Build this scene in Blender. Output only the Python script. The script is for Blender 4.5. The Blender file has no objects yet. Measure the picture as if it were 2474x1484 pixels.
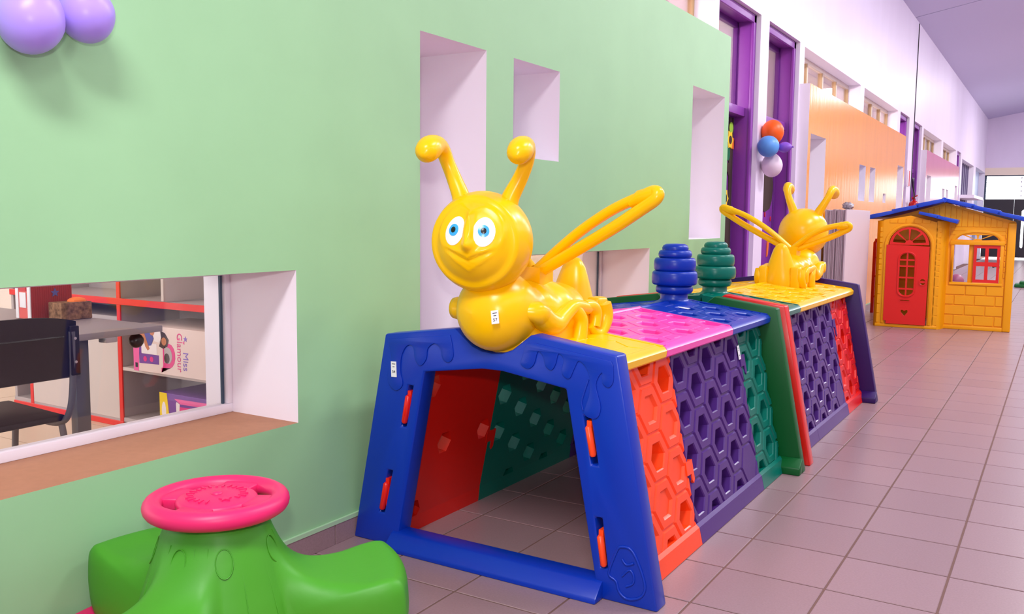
import bpy, bmesh, math, random
from mathutils import Vector, Matrix
from mathutils.geometry import tessellate_polygon
random.seed(7)
R = math.radians
S = bpy.context.scene
COL = S.collection

# ------------------------------------------------------------------ camera
F_PX, YAW, PITCH, ROLL, CX, CZ = 2162.43, 0.549147, 0.0988195, 0.00996644, 2.216705, 1.2
W_PX, H_PX = 2474.0, 1484.0
fwd = Vector((-math.sin(YAW) * math.cos(PITCH), math.cos(YAW) * math.cos(PITCH), -math.sin(PITCH)))
rgt0 = Vector((math.cos(YAW), math.sin(YAW), 0))
up0 = rgt0.cross(fwd)
rgt = rgt0 * math.cos(ROLL) + up0 * math.sin(ROLL)
upv = up0 * math.cos(ROLL) - rgt0 * math.sin(ROLL)
cam_d = bpy.data.cameras.new('camera')
cam = bpy.data.objects.new('camera', cam_d)
COL.objects.link(cam)
cam.matrix_world = Matrix(((rgt.x, upv.x, -fwd.x, CX), (rgt.y, upv.y, -fwd.y, 0), (rgt.z, upv.z, -fwd.z, CZ), (0, 0, 0, 1)))
cam_d.sensor_width = 36
cam_d.lens = F_PX / W_PX * 36
cam_d.clip_start = 0.05
cam_d.clip_end = 300
S.camera = cam

def to_px(P):
    d = Vector(P) - Vector((CX, 0, CZ))
    w = d.dot(fwd)
    if w < 0.05:
        return None
    return (W_PX / 2 + F_PX * d.dot(rgt) / w, H_PX / 2 - F_PX * d.dot(upv) / w)

# ------------------------------------------------------------------ world, lights, exposure
wd = bpy.data.worlds.new('world')
S.world = wd
wd.use_nodes = True
bg = wd.node_tree.nodes['Background']
bg.inputs[0].default_value = (0.93, 0.96, 1.0, 1)
bg.inputs[1].default_value = 4.0
vs = S.view_settings
vs.view_transform = 'Standard'
vs.look = 'None'
vs.gamma = 1
vs.use_curve_mapping = False
vs.exposure = -0.25

def lamp(name, kind, loc, energy, color=(1, 1, 1), **kw):
    d = bpy.data.lights.new(name, kind)
    d.energy = energy
    d.color = color
    for k, v in kw.items():
        setattr(d, k, v)
    o = bpy.data.objects.new(name, d)
    COL.objects.link(o)
    o.location = loc
    return o

def aim(o, target):
    o.rotation_euler = (Vector(target) - o.location).to_track_quat('-Z', 'Y').to_euler()

# the photographer's flash, just above the lens
fl = lamp('camera_flash', 'SPOT', (2.2, -0.03, 1.41), 125, (1.0, 0.97, 0.93), spot_size=R(112), spot_blend=1.0, shadow_soft_size=0.04)
aim(fl, (0.6, 3.6, 1.3))
# added unseen lamps that brighten the classrooms behind the wall
for i, (x, y, e) in enumerate(((-2.6, 1.2, 28), (-2.2, 5.8, 330), (-2.2, 10.2, 330), (-2.2, 14.7, 330), (-2.6, 19.2, 120), (-2.6, 23.5, 120))):
    if y < 3:
        lamp('classroom_fill', 'AREA', (x, y, 3.2), e, (1, 0.97, 0.92), shape='RECTANGLE', size=1.2, size_y=2.4)
    else:
        lamp('classroom_fill', 'POINT', (x, y, 2.5), e, (1, 0.95, 0.92), shadow_soft_size=0.3)
# added soft lamps over the hall, standing in for bounced flash and high daylight
for x, y, z, e in ((1.75, -0.5, 3.8, 205), (3.2, 4.6, 5.0, 150), (3.4, 8.2, 5.0, 240), (3.4, 12.5, 5.0, 190), (3.4, 17.0, 5.0, 190), (3.4, 22.0, 5.0, 260), (3.2, 28.0, 5.0, 330)):
    l = lamp('hall_fill', 'AREA', (x, y, z), e, (0.99, 0.98, 1.0), shape='RECTANGLE', size=0.6, size_y=1.8)

# ------------------------------------------------------------------ helpers
def lin(c):
    return tuple(((v / 255) / 12.92 if v / 255 <= 0.04045 else ((v / 255 + 0.055) / 1.055) ** 2.4) for v in c)

MATS = {}
def mat(name, rgb, rough=0.4, spec=0.5, bump=0.0, bscale=60.0, var=0.0, vscale=8.0, stretch=(1, 1, 1), rnd=0.0, coat=0.0, metal=0.0, emit=0.0, sss=0.0):
    m = bpy.data.materials.new(name)
    m.use_nodes = True
    nt = m.node_tree
    p = nt.nodes['Principled BSDF']
    c = lin(rgb)
    p.inputs['Base Color'].default_value = (*c, 1)
    p.inputs['Roughness'].default_value = rough
    p.inputs['Specular IOR Level'].default_value = spec
    p.inputs['Metallic'].default_value = metal
    if coat:
        p.inputs['Coat Weight'].default_value = coat
        p.inputs['Coat Roughness'].default_value = 0.08
    if sss:
        p.inputs['Subsurface Weight'].default_value = sss
        p.inputs['Subsurface Radius'].default_value = (0.02, 0.012, 0.006)
        p.inputs['Subsurface Scale'].default_value = 1.0
    if emit:
        p.inputs['Emission Color'].default_value = (*c, 1)
        p.inputs['Emission Strength'].default_value = emit
    tc = nt.nodes.new('ShaderNodeTexCoord')
    mp = nt.nodes.new('ShaderNodeMapping')
    mp.inputs['Scale'].default_value = stretch
    geo = nt.nodes.new('ShaderNodeNewGeometry')
    nt.links.new(geo.outputs['Position'], mp.inputs['Vector'])
    last = None
    if var:
        n = nt.nodes.new('ShaderNodeTexNoise')
        n.inputs['Scale'].default_value = vscale
        n.inputs['Detail'].default_value = 5
        nt.links.new(mp.outputs[0], n.inputs['Vector'])
        mr = nt.nodes.new('ShaderNodeMapRange')
        mr.inputs['From Min'].default_value = 0.3
        mr.inputs['From Max'].default_value = 0.7
        mr.inputs['To Min'].default_value = 1 - var
        mr.inputs['To Max'].default_value = 1 + var
        nt.links.new(n.outputs['Fac'], mr.inputs['Value'])
        last = mr.outputs[0]
    if rnd:
        oi = nt.nodes.new('ShaderNodeObjectInfo')
        mr = nt.nodes.new('ShaderNodeMapRange')
        mr.inputs['To Min'].default_value = 1 - rnd
        mr.inputs['To Max'].default_value = 1 + rnd
        nt.links.new(oi.outputs['Random'], mr.inputs['Value'])
        if last is None:
            last = mr.outputs[0]
        else:
            mu = nt.nodes.new('ShaderNodeMath')
            mu.operation = 'MULTIPLY'
            nt.links.new(last, mu.inputs[0])
            nt.links.new(mr.outputs[0], mu.inputs[1])
            last = mu.outputs[0]
    if last is not None:
        sc = nt.nodes.new('ShaderNodeVectorMath')
        sc.operation = 'SCALE'
        sc.inputs[0].default_value = c
        nt.links.new(last, sc.inputs['Scale'])
        nt.links.new(sc.outputs[0], p.inputs['Base Color'])
    if bump:
        n = nt.nodes.new('ShaderNodeTexNoise')
        n.inputs['Scale'].default_value = bscale
        n.inputs['Detail'].default_value = 3
        nt.links.new(mp.outputs[0], n.inputs['Vector'])
        b = nt.nodes.new('ShaderNodeBump')
        b.inputs['Strength'].default_value = bump
        b.inputs['Distance'].default_value = 0.01
        nt.links.new(n.outputs['Fac'], b.inputs['Height'])
        nt.links.new(b.outputs[0], p.inputs['Normal'])
    MATS[name] = m
    return m

def glass_mat(name, tint=(1, 1, 1), refl=0.12):
    m = bpy.data.materials.new(name)
    m.use_nodes = True
    nt = m.node_tree
    nt.nodes.clear()
    out = nt.nodes.new('ShaderNodeOutputMaterial')
    mix = nt.nodes.new('ShaderNodeMixShader')
    tr = nt.nodes.new('ShaderNodeBsdfTransparent')
    tr.inputs[0].default_value = (*tint, 1)
    gl = nt.nodes.new('ShaderNodeBsdfGlossy')
    gl.inputs['Roughness'].default_value = 0.02
    fr = nt.nodes.new('ShaderNodeFresnel')
    fr.inputs['IOR'].default_value = 1.28
    mu = nt.nodes.new('ShaderNodeMath')
    mu.operation = 'MULTIPLY_ADD'
    mu.inputs[1].default_value = 0.7
    mu.inputs[2].default_value = refl * 0.2
    nt.links.new(fr.outputs[0], mu.inputs[0])
    nt.links.new(mu.outputs[0], mix.inputs[0])
    nt.links.new(tr.outputs[0], mix.inputs[1])
    nt.links.new(gl.outputs[0], mix.inputs[2])
    nt.links.new(mix.outputs[0], out.inputs[0])
    MATS[name] = m
    return m

mat('green_paint', (152, 198, 150), 0.42, 0.3, bump=0.06, bscale=9, var=0.03, vscale=3)
mat('white_paint', (244, 236, 245), 0.5, 0.3, bump=0.05, bscale=8)
mat('lilac_paint', (232, 218, 240), 0.38, 0.35, bump=0.10, bscale=6, stretch=(1, 1, 0.25), var=0.03, vscale=2)
mat('orange_paint', (242, 150, 22), 0.2, 0.22, bump=0.28, bscale=4, stretch=(1, 2.0, 0.3), var=0.05, vscale=2)
mat('pink_paint', (200, 96, 130), 0.2, 0.45, bump=0.16, bscale=4, stretch=(1, 1.5, 0.3), var=0.04, vscale=2)
mat('ceiling_paint', (202, 196, 226), 0.6, 0.2, bump=0.05, bscale=5)
mat('skirt_tile', (150, 122, 126), 0.35, 0.4, var=0.08, vscale=180)
mat('skirt_cap', (170, 205, 165), 0.5, 0.3)
mat('sill_stone', (172, 122, 94), 0.6, 0.2, var=0.04, vscale=40)
mat('floor_tile', (150, 122, 126), 0.3, 0.5, bump=0.03, bscale=140, var=0.07, vscale=150, rnd=0.045)
mat('grout', (120, 92, 86), 0.85, 0.1)
mat('cream_tile', (214, 190, 168), 0.35, 0.4)
mat('purple_paint', (140, 62, 165), 0.35, 0.5)
mat('purple_dark', (104, 42, 128), 0.4, 0.4)
mat('brown_foam', (74, 58, 54), 0.8, 0.2)
mat('cream_metal', (222, 205, 188), 0.4, 0.4)
mat('gold_metal', (190, 160, 120), 0.4, 0.5)
glass_mat('glass')
glass_mat('glass_high', (0.95, 0.9, 0.92), 0.2)
mat('classroom_wall', (236, 222, 210), 0.6, 0.2)
# moulded plastics
mat('blue_plastic', (6, 50, 168), 0.32, 0.38, bump=0.02, bscale=30)
mat('red_plastic', (222, 26, 14), 0.28, 0.5, bump=0.02, bscale=30)
mat('orange_plastic', (255, 72, 20), 0.33, 0.5, bump=0.02, bscale=30)
mat('violet_plastic', (74, 36, 118), 0.3, 0.38, bump=0.02, bscale=30)
mat('deep_violet_plastic', (48, 16, 92), 0.4, 0.28, bump=0.02, bscale=30)
mat('teal_plastic', (0, 112, 96), 0.3, 0.38, bump=0.02, bscale=30)
mat('leaf_green_plastic', (0, 88, 36), 0.42, 0.28, bump=0.02, bscale=30)
mat('pink_plastic', (255, 72, 180), 0.3, 0.5, bump=0.02, bscale=30)
mat('yellow_plastic', (255, 194, 2), 0.27, 0.36)
mat('lime_plastic', (68, 148, 34), 0.48, 0.35, bump=0.03, bscale=60)
mat('magenta_plastic', (218, 34, 100), 0.42, 0.4)
mat('house_yellow', (246, 168, 6), 0.4, 0.4)
mat('house_red', (225, 28, 22), 0.38, 0.45)
mat('house_blue', (28, 74, 200), 0.38, 0.45)
mat('eye_white', (245, 242, 245), 0.25)
mat('eye_blue', (60, 170, 245), 0.25)
mat('black', (16, 15, 20), 0.3)
mat('sticker', (238, 236, 238), 0.5)
mat('ink', (40, 40, 50), 0.6)
mat('rubber_purple', (178, 148, 248), 0.35, 0.4)
mat('rubber_orange', (255, 98, 18), 0.4, 0.4)
mat('rubber_blue', (96, 160, 232), 0.4, 0.4)
mat('rubber_white', (236, 215, 230), 0.4, 0.4)
mat('rubber_violet', (140, 88, 205), 0.4, 0.4)
mat('board_edge', (178, 158, 165), 0.6, 0.2, var=0.12, vscale=5, stretch=(30, 1, 0.05), rnd=0.12)
mat('board_face', (218, 200, 205), 0.45, 0.3)
mat('foil', (190, 185, 190), 0.3, 0.5, metal=0.7)
mat('ext_red', (190, 16, 14), 0.25, 0.5)
mat('sign_white', (240, 225, 235), 0.5)
mat('sign_red', (205, 45, 55), 0.5)
mat('laminate_white', (205, 192, 186), 0.45, 0.3)
mat('laminate_red', (222, 48, 44), 0.4, 0.4)
mat('laminate_grey', (176, 166, 166), 0.5, 0.3)
mat('desk_grey', (150, 140, 142), 0.45, 0.3)
mat('steel_grey', (96, 94, 100), 0.4, 0.5, metal=0.3)
mat('chair_black', (26, 18, 20), 0.45, 0.3)
mat('card_red', (172, 48, 50), 0.7, 0.2)
mat('card_coral', (228, 105, 98), 0.7, 0.2)
mat('card_kraft', (140, 105, 78), 0.8, 0.1, var=0.6, vscale=60)
mat('card_cream', (226, 205, 198), 0.6, 0.2)
mat('print_pink', (232, 95, 160), 0.5)
mat('print_hot', (220, 50, 130), 0.5)
mat('print_purple', (110, 62, 150), 0.5)
mat('print_violet', (128, 96, 190), 0.5)
mat('print_yellow', (240, 205, 30), 0.5)
mat('print_skin', (190, 120, 85), 0.5)
mat('print_hair', (52, 34, 34), 0.5)
mat('print_blue', (82, 86, 160), 0.5)
mat('print_white', (235, 225, 225), 0.5)
mat('flower_yellow', (255, 215, 50), 0.6)
mat('flower_orange', (255, 130, 50), 0.6)
mat('leaf_lime', (160, 205, 60), 0.6)
mat('leaf_dark', (20, 110, 70), 0.6)
mat('lilac_foam', (150, 75, 180), 0.6)
mat('gate_dark', (52, 46, 52), 0.4, 0.4)
mat('gate_steel', (60, 78, 100), 0.4, 0.4)
mat('lintel_cream', (246, 228, 205), 0.5)
mat('pale_blue_paint', (178, 190, 225), 0.4, 0.4)
mat('grid_grey', (120, 108, 140), 0.35, 0.4)
mat('toy_green', (10, 105, 45), 0.4)
mat('ball_pink', (165, 90, 120), 0.45)

def root_loc(o):
    v = Vector((0, 0, 0))
    while o is not None:
        v += o.location
        o = o.parent
    return v

class MB:
    def __init__(s):
        s.v, s.f, s.m = [], [], []
    def add(s, verts, faces, mi=0):
        k = len(s.v)
        s.v += [Vector(p) for p in verts]
        for f in faces:
            s.f.append([i + k for i in f])
            s.m.append(mi)
    def box(s, a, b, mi=0, rot=None):
        x0, y0, z0 = a
        x1, y1, z1 = b
        vs_ = [Vector(p) for p in ((x0, y0, z0), (x1, y0, z0), (x1, y1, z0), (x0, y1, z0), (x0, y0, z1), (x1, y0, z1), (x1, y1, z1), (x0, y1, z1))]
        if rot is not None:
            c = (Vector(a) + Vector(b)) / 2
            vs_ = [rot @ (p - c) + c for p in vs_]
        s.add(vs_, [(0, 3, 2, 1), (4, 5, 6, 7), (0, 1, 5, 4), (1, 2, 6, 5), (2, 3, 7, 6), (3, 0, 4, 7)], mi)
        return s
    def tube(s, path, radii, seg=12, closed=False, mi=0, flat=1.0, caps=True):
        path = [Vector(p) for p in path]
        n = len(path)
        if isinstance(radii, (int, float)):
            radii = [radii] * n
        tang = []
        for i in range(n):
            if closed:
                t = path[(i + 1) % n] - path[i - 1]
            else:
                t = path[min(i + 1, n - 1)] - path[max(i - 1, 0)]
            tang.append(t.normalized())
        ref = Vector((0, 0, 1)) if abs(tang[0].z) < 0.9 else Vector((1, 0, 0))
        nrm = (ref - tang[0] * ref.dot(tang[0])).normalized()
        rings = []
        for i in range(n):
            nrm = (nrm - tang[i] * nrm.dot(tang[i])).normalized()
            bn = tang[i].cross(nrm)
            rings.append([path[i] + (nrm * math.cos(2 * math.pi * k / seg) + bn * math.sin(2 * math.pi * k / seg) * flat) * radii[i] for k in range(seg)])
        vs_ = [p for r in rings for p in r]
        fs = []
        for i in range(n if closed else n - 1):
            j = (i + 1) % n
            for k in range(seg):
                fs.append((i * seg + k, i * seg + (k + 1) % seg, j * seg + (k + 1) % seg, j * seg + k))
        if not closed and caps:
            fs.append(tuple(range(seg))[::-1])
            fs.append(tuple((n - 1) * seg + k for k in range(seg)))
        s.add(vs_, fs, mi)
        return s
    def lathe(s, prof, center=(0, 0, 0), seg=32, mi=0, rot=None):
        c = Vector(center)
        vs_ = []
        for r, z in prof:
            for k in range(seg):
                p = Vector((r * math.cos(2 * math.pi * k / seg), r * math.sin(2 * math.pi * k / seg), z))
                if rot is not None:
                    p = rot @ p
                vs_.append(c + p)
        fs = []
        n = len(prof)
        for i in range(n - 1):
            for k in range(seg):
                fs.append((i * seg + k, i * seg + (k + 1) % seg, (i + 1) * seg + (k + 1) % seg, (i + 1) * seg + k))
        fs.append(tuple(range(seg))[::-1])
        fs.append(tuple((n - 1) * seg + k for k in range(seg)))
        s.add(vs_, fs, mi)
        return s
    def ball(s, c, r, seg=24, rings=16, mi=0, rot=None):
        if isinstance(r, (int, float)):
            r = (r, r, r)
        c = Vector(c)
        vs_ = []
        for i in range(rings + 1):
            a = math.pi * i / rings
            rr = max(math.sin(a), 1e-4)
            for k in range(seg):
                b = 2 * math.pi * k / seg
                p = Vector((r[0] * rr * math.cos(b), r[1] * rr * math.sin(b), -r[2] * math.cos(a)))
                if rot is not None:
                    p = rot @ p
                vs_.append(c + p)
        fs = []
        for i in range(rings):
            for k in range(seg):
                fs.append((i * seg + k, i * seg + (k + 1) % seg, (i + 1) * seg + (k + 1) % seg, (i + 1) * seg + k))
        s.add(vs_, fs, mi)
        return s
    def prism(s, outer, holes=(), w0=0.0, w1=1.0, fr=None, mi=0):
        """2-D outline with holes, extruded from w0 to w1; fr maps (u, v, w) to a point"""
        if fr is None:
            fr = lambda u, v, w: (u, v, w)
        loops = [list(outer)] + [list(h) for h in holes]
        tris = tessellate_polygon([[Vector((p[0], p[1], 0)) for p in lp] for lp in loops])
        flat = [p for lp in loops for p in lp]
        n = len(flat)
        vs_ = [Vector(fr(p[0], p[1], w0)) for p in flat] + [Vector(fr(p[0], p[1], w1)) for p in flat]
        fs = []
        for t in tris:
            fs.append(tuple(t))
            fs.append(tuple(i + n for i in t)[::-1])
        k = 0
        for lp in loops:
            m = len(lp)
            for i in range(m):
                j = (i + 1) % m
                fs.append((k + i, k + j, k + j + n, k + i + n))
            k += m
        s.add(vs_, fs, mi)
        return s
    def mesh(s, name, mats, off=Vector((0, 0, 0)), smooth=40, bevel=0.0, seg=2, xf=None, weld=True, bang=32):
        bm = bmesh.new()
        for p in s.v:
            q = xf @ p if xf is not None else p
            bm.verts.new(q - off)
        bm.verts.ensure_lookup_table()
        for f, mi in zip(s.f, s.m):
            try:
                fc = bm.faces.new([bm.verts[i] for i in f])
                fc.material_index = mi
            except ValueError:
                pass
        if weld:
            bmesh.ops.remove_doubles(bm, verts=bm.verts, dist=1e-5)
        bmesh.ops.recalc_face_normals(bm, faces=bm.faces)
        if bevel:
            es = [e for e in bm.edges if len(e.link_faces) == 2 and e.calc_face_angle(0) > R(bang)]
            bmesh.ops.bevel(bm, geom=es, offset=bevel, segments=seg, profile=0.5, affect='EDGES', clamp_overlap=True)
        me = bpy.data.meshes.new(name)
        bm.to_mesh(me)
        bm.free()
        for m_ in (mats if isinstance(mats, (list, tuple)) else [mats]):
            me.materials.append(MATS[m_])
        if smooth:
            me.shade_smooth()
            me.set_sharp_from_angle(angle=R(smooth))
        return me
    def build(s, name, mats, parent=None, **kw):
        off = root_loc(parent)
        o = bpy.data.objects.new(name, s.mesh(name, mats, off, **kw))
        COL.objects.link(o)
        if parent is not None:
            o.parent = parent
        return o

def tag(o, label, cat, group=None, kind=None):
    o['label'] = label
    o['category'] = cat
    if group:
        o['group'] = group
    if kind:
        o['kind'] = kind
    return o

def thing(name, label, cat, loc=(0, 0, 0), group=None, kind=None):
    o = bpy.data.objects.new(name, None)
    COL.objects.link(o)
    o.empty_display_size = 0.1
    o.location = loc
    bpy.context.view_layer.update()
    return tag(o, label, cat, group, kind)

def text_verts(body, size, depth=0.0005):
    cu = bpy.data.curves.new('text_source', 'FONT')
    cu.body = body
    cu.size = size
    cu.extrude = depth
    cu.align_x = 'CENTER'
    cu.align_y = 'CENTER'
    o = bpy.data.objects.new('text_source', cu)
    COL.objects.link(o)
    bpy.context.view_layer.update()
    me = bpy.data.meshes.new_from_object(o.evaluated_get(bpy.context.evaluated_depsgraph_get()))
    vs_ = [v.co.copy() for v in me.vertices]
    fs = [tuple(p.vertices) for p in me.polygons]
    bpy.data.objects.remove(o)
    bpy.data.meshes.remove(me)
    bpy.data.curves.remove(cu)
    return vs_, fs

def add_text(mb, body, size, M, mi=0):
    vs_, fs = text_verts(body, size)
    mb.add([M @ v for v in vs_], fs, mi)

def arc(cx, cy, rx, ry, a0, a1, n):
    return [(cx + rx * math.cos(R(a0 + (a1 - a0) * i / n)), cy + ry * math.sin(R(a0 + (a1 - a0) * i / n))) for i in range(n + 1)]

def spline(pts, n=6):
    """Catmull-Rom through pts (3-D)"""
    P = [Vector(p) for p in pts]
    out = []
    for i in range(len(P) - 1):
        p0, p1, p2, p3 = P[max(i - 1, 0)], P[i], P[i + 1], P[min(i + 2, len(P) - 1)]
        for k in range(n):
            t = k / n
            out.append(0.5 * ((2 * p1) + (p2 - p0) * t + (2 * p0 - 5 * p1 + 4 * p2 - p3) * t * t + (3 * p1 - p0 - 3 * p2 + p3) * t ** 3))
    out.append(P[-1])
    return out

def spline1(vals, n=6):
    return [v.x for v in spline([(v, 0, 0) for v in vals], n)]

# ------------------------------------------------------------------ the hall: walls
def holed_wall(name, x0, x1, ya, yb, za, zb, holes, mats, sills=(), parent=None, blockers=()):
    """wall facing +X at x0, back at x1; mats = front, reveal, sill"""
    ys = sorted({ya, yb, *[min(max(h[0], ya), yb) for h in holes], *[min(max(h[1], ya), yb) for h in holes]})
    zs = sorted({za, zb, *[min(max(h[2], za), zb) for h in holes], *[min(max(h[3], za), zb) for h in holes]})
    def solid(i, j):
        if i < 0 or j < 0 or i >= len(ys) - 1 or j >= len(zs) - 1:
            return False
        y, z = (ys[i] + ys[i + 1]) / 2, (zs[j] + zs[j + 1]) / 2
        return not any(h[0] < y < h[1] and h[2] < z < h[3] for h in holes)
    mb = MB()
    for i in range(len(ys) - 1):
        for j in range(len(zs) - 1):
            if not solid(i, j):
                continue
            a, b, c, d = ys[i], ys[i + 1], zs[j], zs[j + 1]
            mb.add([(x0, a, c), (x0, b, c), (x0, b, d), (x0, a, d)], [(0, 1, 2, 3)], 0)
            mb.add([(x1, a, c), (x1, b, c), (x1, b, d), (x1, a, d)], [(3, 2, 1, 0)], 1)
            if not solid(i - 1, j):
                mb.add([(x0, a, c), (x0, a, d), (x1, a, d), (x1, a, c)], [(0, 1, 2, 3)], 1)
            if not solid(i + 1, j):
                mb.add([(x0, b, c), (x1, b, c), (x1, b, d), (x0, b, d)], [(0, 1, 2, 3)], 1)
            if not solid(i, j - 1):
                mb.add([(x0, a, c), (x1, a, c), (x1, b, c), (x0, b, c)], [(0, 1, 2, 3)], 1)
            if not solid(i, j + 1):
                sill = any(abs(h[3 - 1] - d) < 1e-6 and h[0] <= (a + b) / 2 <= h[1] for h in sills)
                mb.add([(x0, a, d), (x0, b, d), (x1, b, d), (x1, a, d)], [(0, 1, 2, 3)], 2 if sill else 1)
    o = mb.build(name, mats, parent, smooth=0)
    for h in blockers:
        MB().box((x1 + 0.005, h[0] - 0.01, h[2] - 0.01), (x1 + 0.035, h[1] + 0.01, h[3] + 0.01)).build('niche_blocker', 'white_paint', o, smooth=0)  # unseen panel added to keep classroom light out of the niche
    return tag(o, *{'wall_green': ('mint green wall with white-lined rectangular niches', 'wall'),
                    'wall_orange': ('glossy orange wall with tall niches beyond the doors', 'wall'),
                    'wall_pink': ('glossy pink wall far down the hall', 'wall'),
                    'wall_left': ('tall white lilac-tinted wall along the left of the hall', 'wall')}[name], kind='structure')

ZT = 2.575
W1 = (0.25, 2.212, 0.488, 1.017)
N1 = (2.904, 3.386, 0.36, 1.937)
N2 = (3.617, 4.065, 1.49, 1.94)
N3 = (5.97, 6.645, 1.066, 2.118)
N4 = (3.72, 5.28, 0.488, 1.022)
XB = -0.47
holed_wall('wall_green', 0.0, XB, -2.6, 6.75, 0.0, ZT, [W1, N1, N2, N3, N4], ['green_paint', 'white_paint', 'sill_stone'], sills=[W1, N4], blockers=[N1, N2, N3])
O1 = (9.343, 10.025, 0.36, 2.08)
O2 = (11.92, 12.34, 1.465, 1.915)
O3 = (12.65, 13.03, 1.465, 1.92)
O4 = (14.913, 15.49, 0.75, 2.07)
O5 = (13.715, 13.955, 1.475, 1.605)
holed_wall('wall_orange', 0.0, XB, 9.24, 15.6, 0.0, 2.562, [O1, O2, O3, O4, O5], ['orange_paint', 'white_paint', 'sill_stone'], blockers=[O1, O2, O3, O4])
PK = [(18.35, 19.0, 0.36, 2.08), (20.95, 21.37, 1.465, 1.915), (21.68, 22.06, 1.465, 1.92), (23.45, 24.0, 0.75, 2.07)]
holed_wall('wall_pink', 0.0, XB, 18.2, 24.24, 0.0, 2.53, PK, ['pink_paint', 'white_paint', 'sill_stone'], blockers=PK)
ZO = 2.945
doors = [(6.752, 7.845), (8.101, 9.186), (15.6, 16.59), (17.16, 18.18), (24.62, 25.56)]
highs = [(0.7, 3.4), (3.71, 6.62), (9.373, 12.298), (12.551, 15.352), (18.405, 21.28), (21.596, 24.314)]
BIG = (25.93, 29.47, 0.0, 2.84)
END = (30.17, 33.83, 0.0, 2.86)
mh = [(-2.6, 6.75, 0, ZT), (9.24, 15.6, 0, 2.562), (18.2, 24.24, 0, 2.53), BIG, END]
mh += [(a, b, 0, 2.96) for a, b in doors] + [(a, b, 2.3, ZO) for a, b in highs]
holed_wall('wall_left', -0.1, XB, -2.6, 33.9, 0.0, 4.62, mh, ['lilac_paint', 'white_paint', 'white_paint'])

# joint in the long wall
tag(MB().box((-0.101, 17.10, 0), (-0.088, 17.125, 4.6)).build('trim_1', 'gate_dark', smooth=0), 'dark expansion joint strip running up the white wall', 'trim', kind='structure')

# end wall with the louvred window and the gate under it
mb = MB()
YE = 33.9
for a, b in (((-0.6, YE, 0), (-0.18, YE + 0.3, 3.0)), ((-0.6, YE, 3.0), (5.6, YE + 0.3, 5.9)), ((4.2, YE, 0), (5.6, YE + 0.3, 3.0))):
    mb.box(a, b)
tag(mb.build('wall_back', 'lilac_paint', smooth=0), 'lilac white end wall above the far gate', 'wall', kind='structure')
tag(MB().box((-0.2, YE - 0.04, 2.78), (4.3, YE + 0.1, 3.02)).build('trim_2', 'lintel_cream', smooth=0), 'cream lintel over the far gate', 'trim', kind='structure')
# right wall of the hall with tall gridded windows
mb = MB()
XR = 5.4
mb.box((XR, -2.6, 0), (XR + 0.2, 34.2, 3.2)).box((XR, -2.6, 4.5), (XR + 0.2, 34.2, 5.95))
mb.box((-0.6, -2.8, 0), (XR + 0.2, -2.6, 5.95))
for k in range(0, 10):
    y = -2.6 + k * 4.05
    mb.box((XR, y, 2.5), (XR + 0.2, y + 0.45, 4.95))
    for j in range(1, 6):
        mb.box((XR + 0.05, y + 0.45 + j * 0.6 - 0.03, 2.5), (XR + 0.1, y + 0.45 + j * 0.6 + 0.03, 4.95))
for z in (3.2, 3.8, 4.4):
    mb.box((XR + 0.05, -2.6, z), (XR + 0.1, 34, z + 0.05))
mat('far_side_dimmed', (176, 160, 178), 0.6, 0.2)  # unseen walls toned darker to cut the light they bounce back
tag(mb.build('wall_right', 'far_side_dimmed', smooth=0), 'grey lilac wall with tall gridded windows on the right', 'wall', kind='structure')
# ceiling: two slabs rising to the right with a dark joint between
def ceil(y0, y1):
    mb = MB()
    prof = [(-0.5, 4.55), (-0.1, 4.622), (XR + 0.2, 5.65), (XR + 0.2, 5.8), (-0.5, 4.8)]
    mb.prism(prof, (), y0, y1, lambda u, v, w: (u, w, v))
    return mb
ce = tag(ceil(-2.6, 16.66).build('ceiling', 'ceiling_paint', smooth=0), 'pale lilac sloping ceiling of the hall', 'ceiling', kind='structure')
ceil(16.70, 34.2).build('ceiling_panel', 'ceiling_paint', ce, smooth=0)
MB().prism([(-0.5, 4.58), (XR + 0.2, 5.70), (XR + 0.2, 5.78), (-0.5, 4.75)], (), 16.62, 16.74, lambda u, v, w: (u, w, v)).build('joint_strip', 'gate_dark', ce, smooth=0)

# ------------------------------------------------------------------ floor of single tiles
fl_o = tag(MB().box((-0.47, -2.6, -0.12), (XR, 36.5, -0.003)).build('floor', 'grout', smooth=0), 'grey pink tiled hall floor with pale joints', 'floor', kind='structure')
TS, OX, OY = 0.33585, 1.2845, 2.954
g = 0.0035
tile_me = MB().box((g, g, -0.004), (TS - g, TS - g, 0.0)).mesh('floor_tile', 'floor_tile', bevel=0.0018, seg=1, smooth=0)
cells = []
for i in range(-5, 12):
    for j in range(-16, 100):
        x, y = OX + i * TS, OY + j * TS
        if x + TS < 0.0 or x > XR - 0.1 or y > 36:
            continue
        q = to_px((x + TS / 2, y + TS / 2, 0))
        vis = q is not None and -60 < q[0] < W_PX + 60 and -60 < q[1] < H_PX + 120
        cells.append((0 if vis else 1, y, x))
cells.sort()
near = [c for c in cells if c[0] == 0][:290]
far = [c for c in cells if c not in set(near)]
for _, y, x in near:
    o = bpy.data.objects.new('floor_tile', tile_me)
    COL.objects.link(o)
    o.location = (x, y, 0)
    o.parent = fl_o
mb = MB()
for _, y, x in far:
    mb.add([(x + g, y + g, 0), (x + TS - g, y + g, 0), (x + TS - g, y + TS - g, 0), (x + g, y + TS - g, 0),
            (x + g, y + g, -0.004), (x + TS - g, y + g, -0.004), (x + TS - g, y + TS - g, -0.004), (x + g, y + TS - g, -0.004)],
           [(0, 1, 2, 3), (4, 5, 1, 0), (5, 6, 2, 1), (6, 7, 3, 2), (7, 4, 0, 3)])
o = mb.build('floor_tiling', 'floor_tile', fl_o, smooth=0, weld=False)
o['kind'] = 'stuff'

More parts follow.
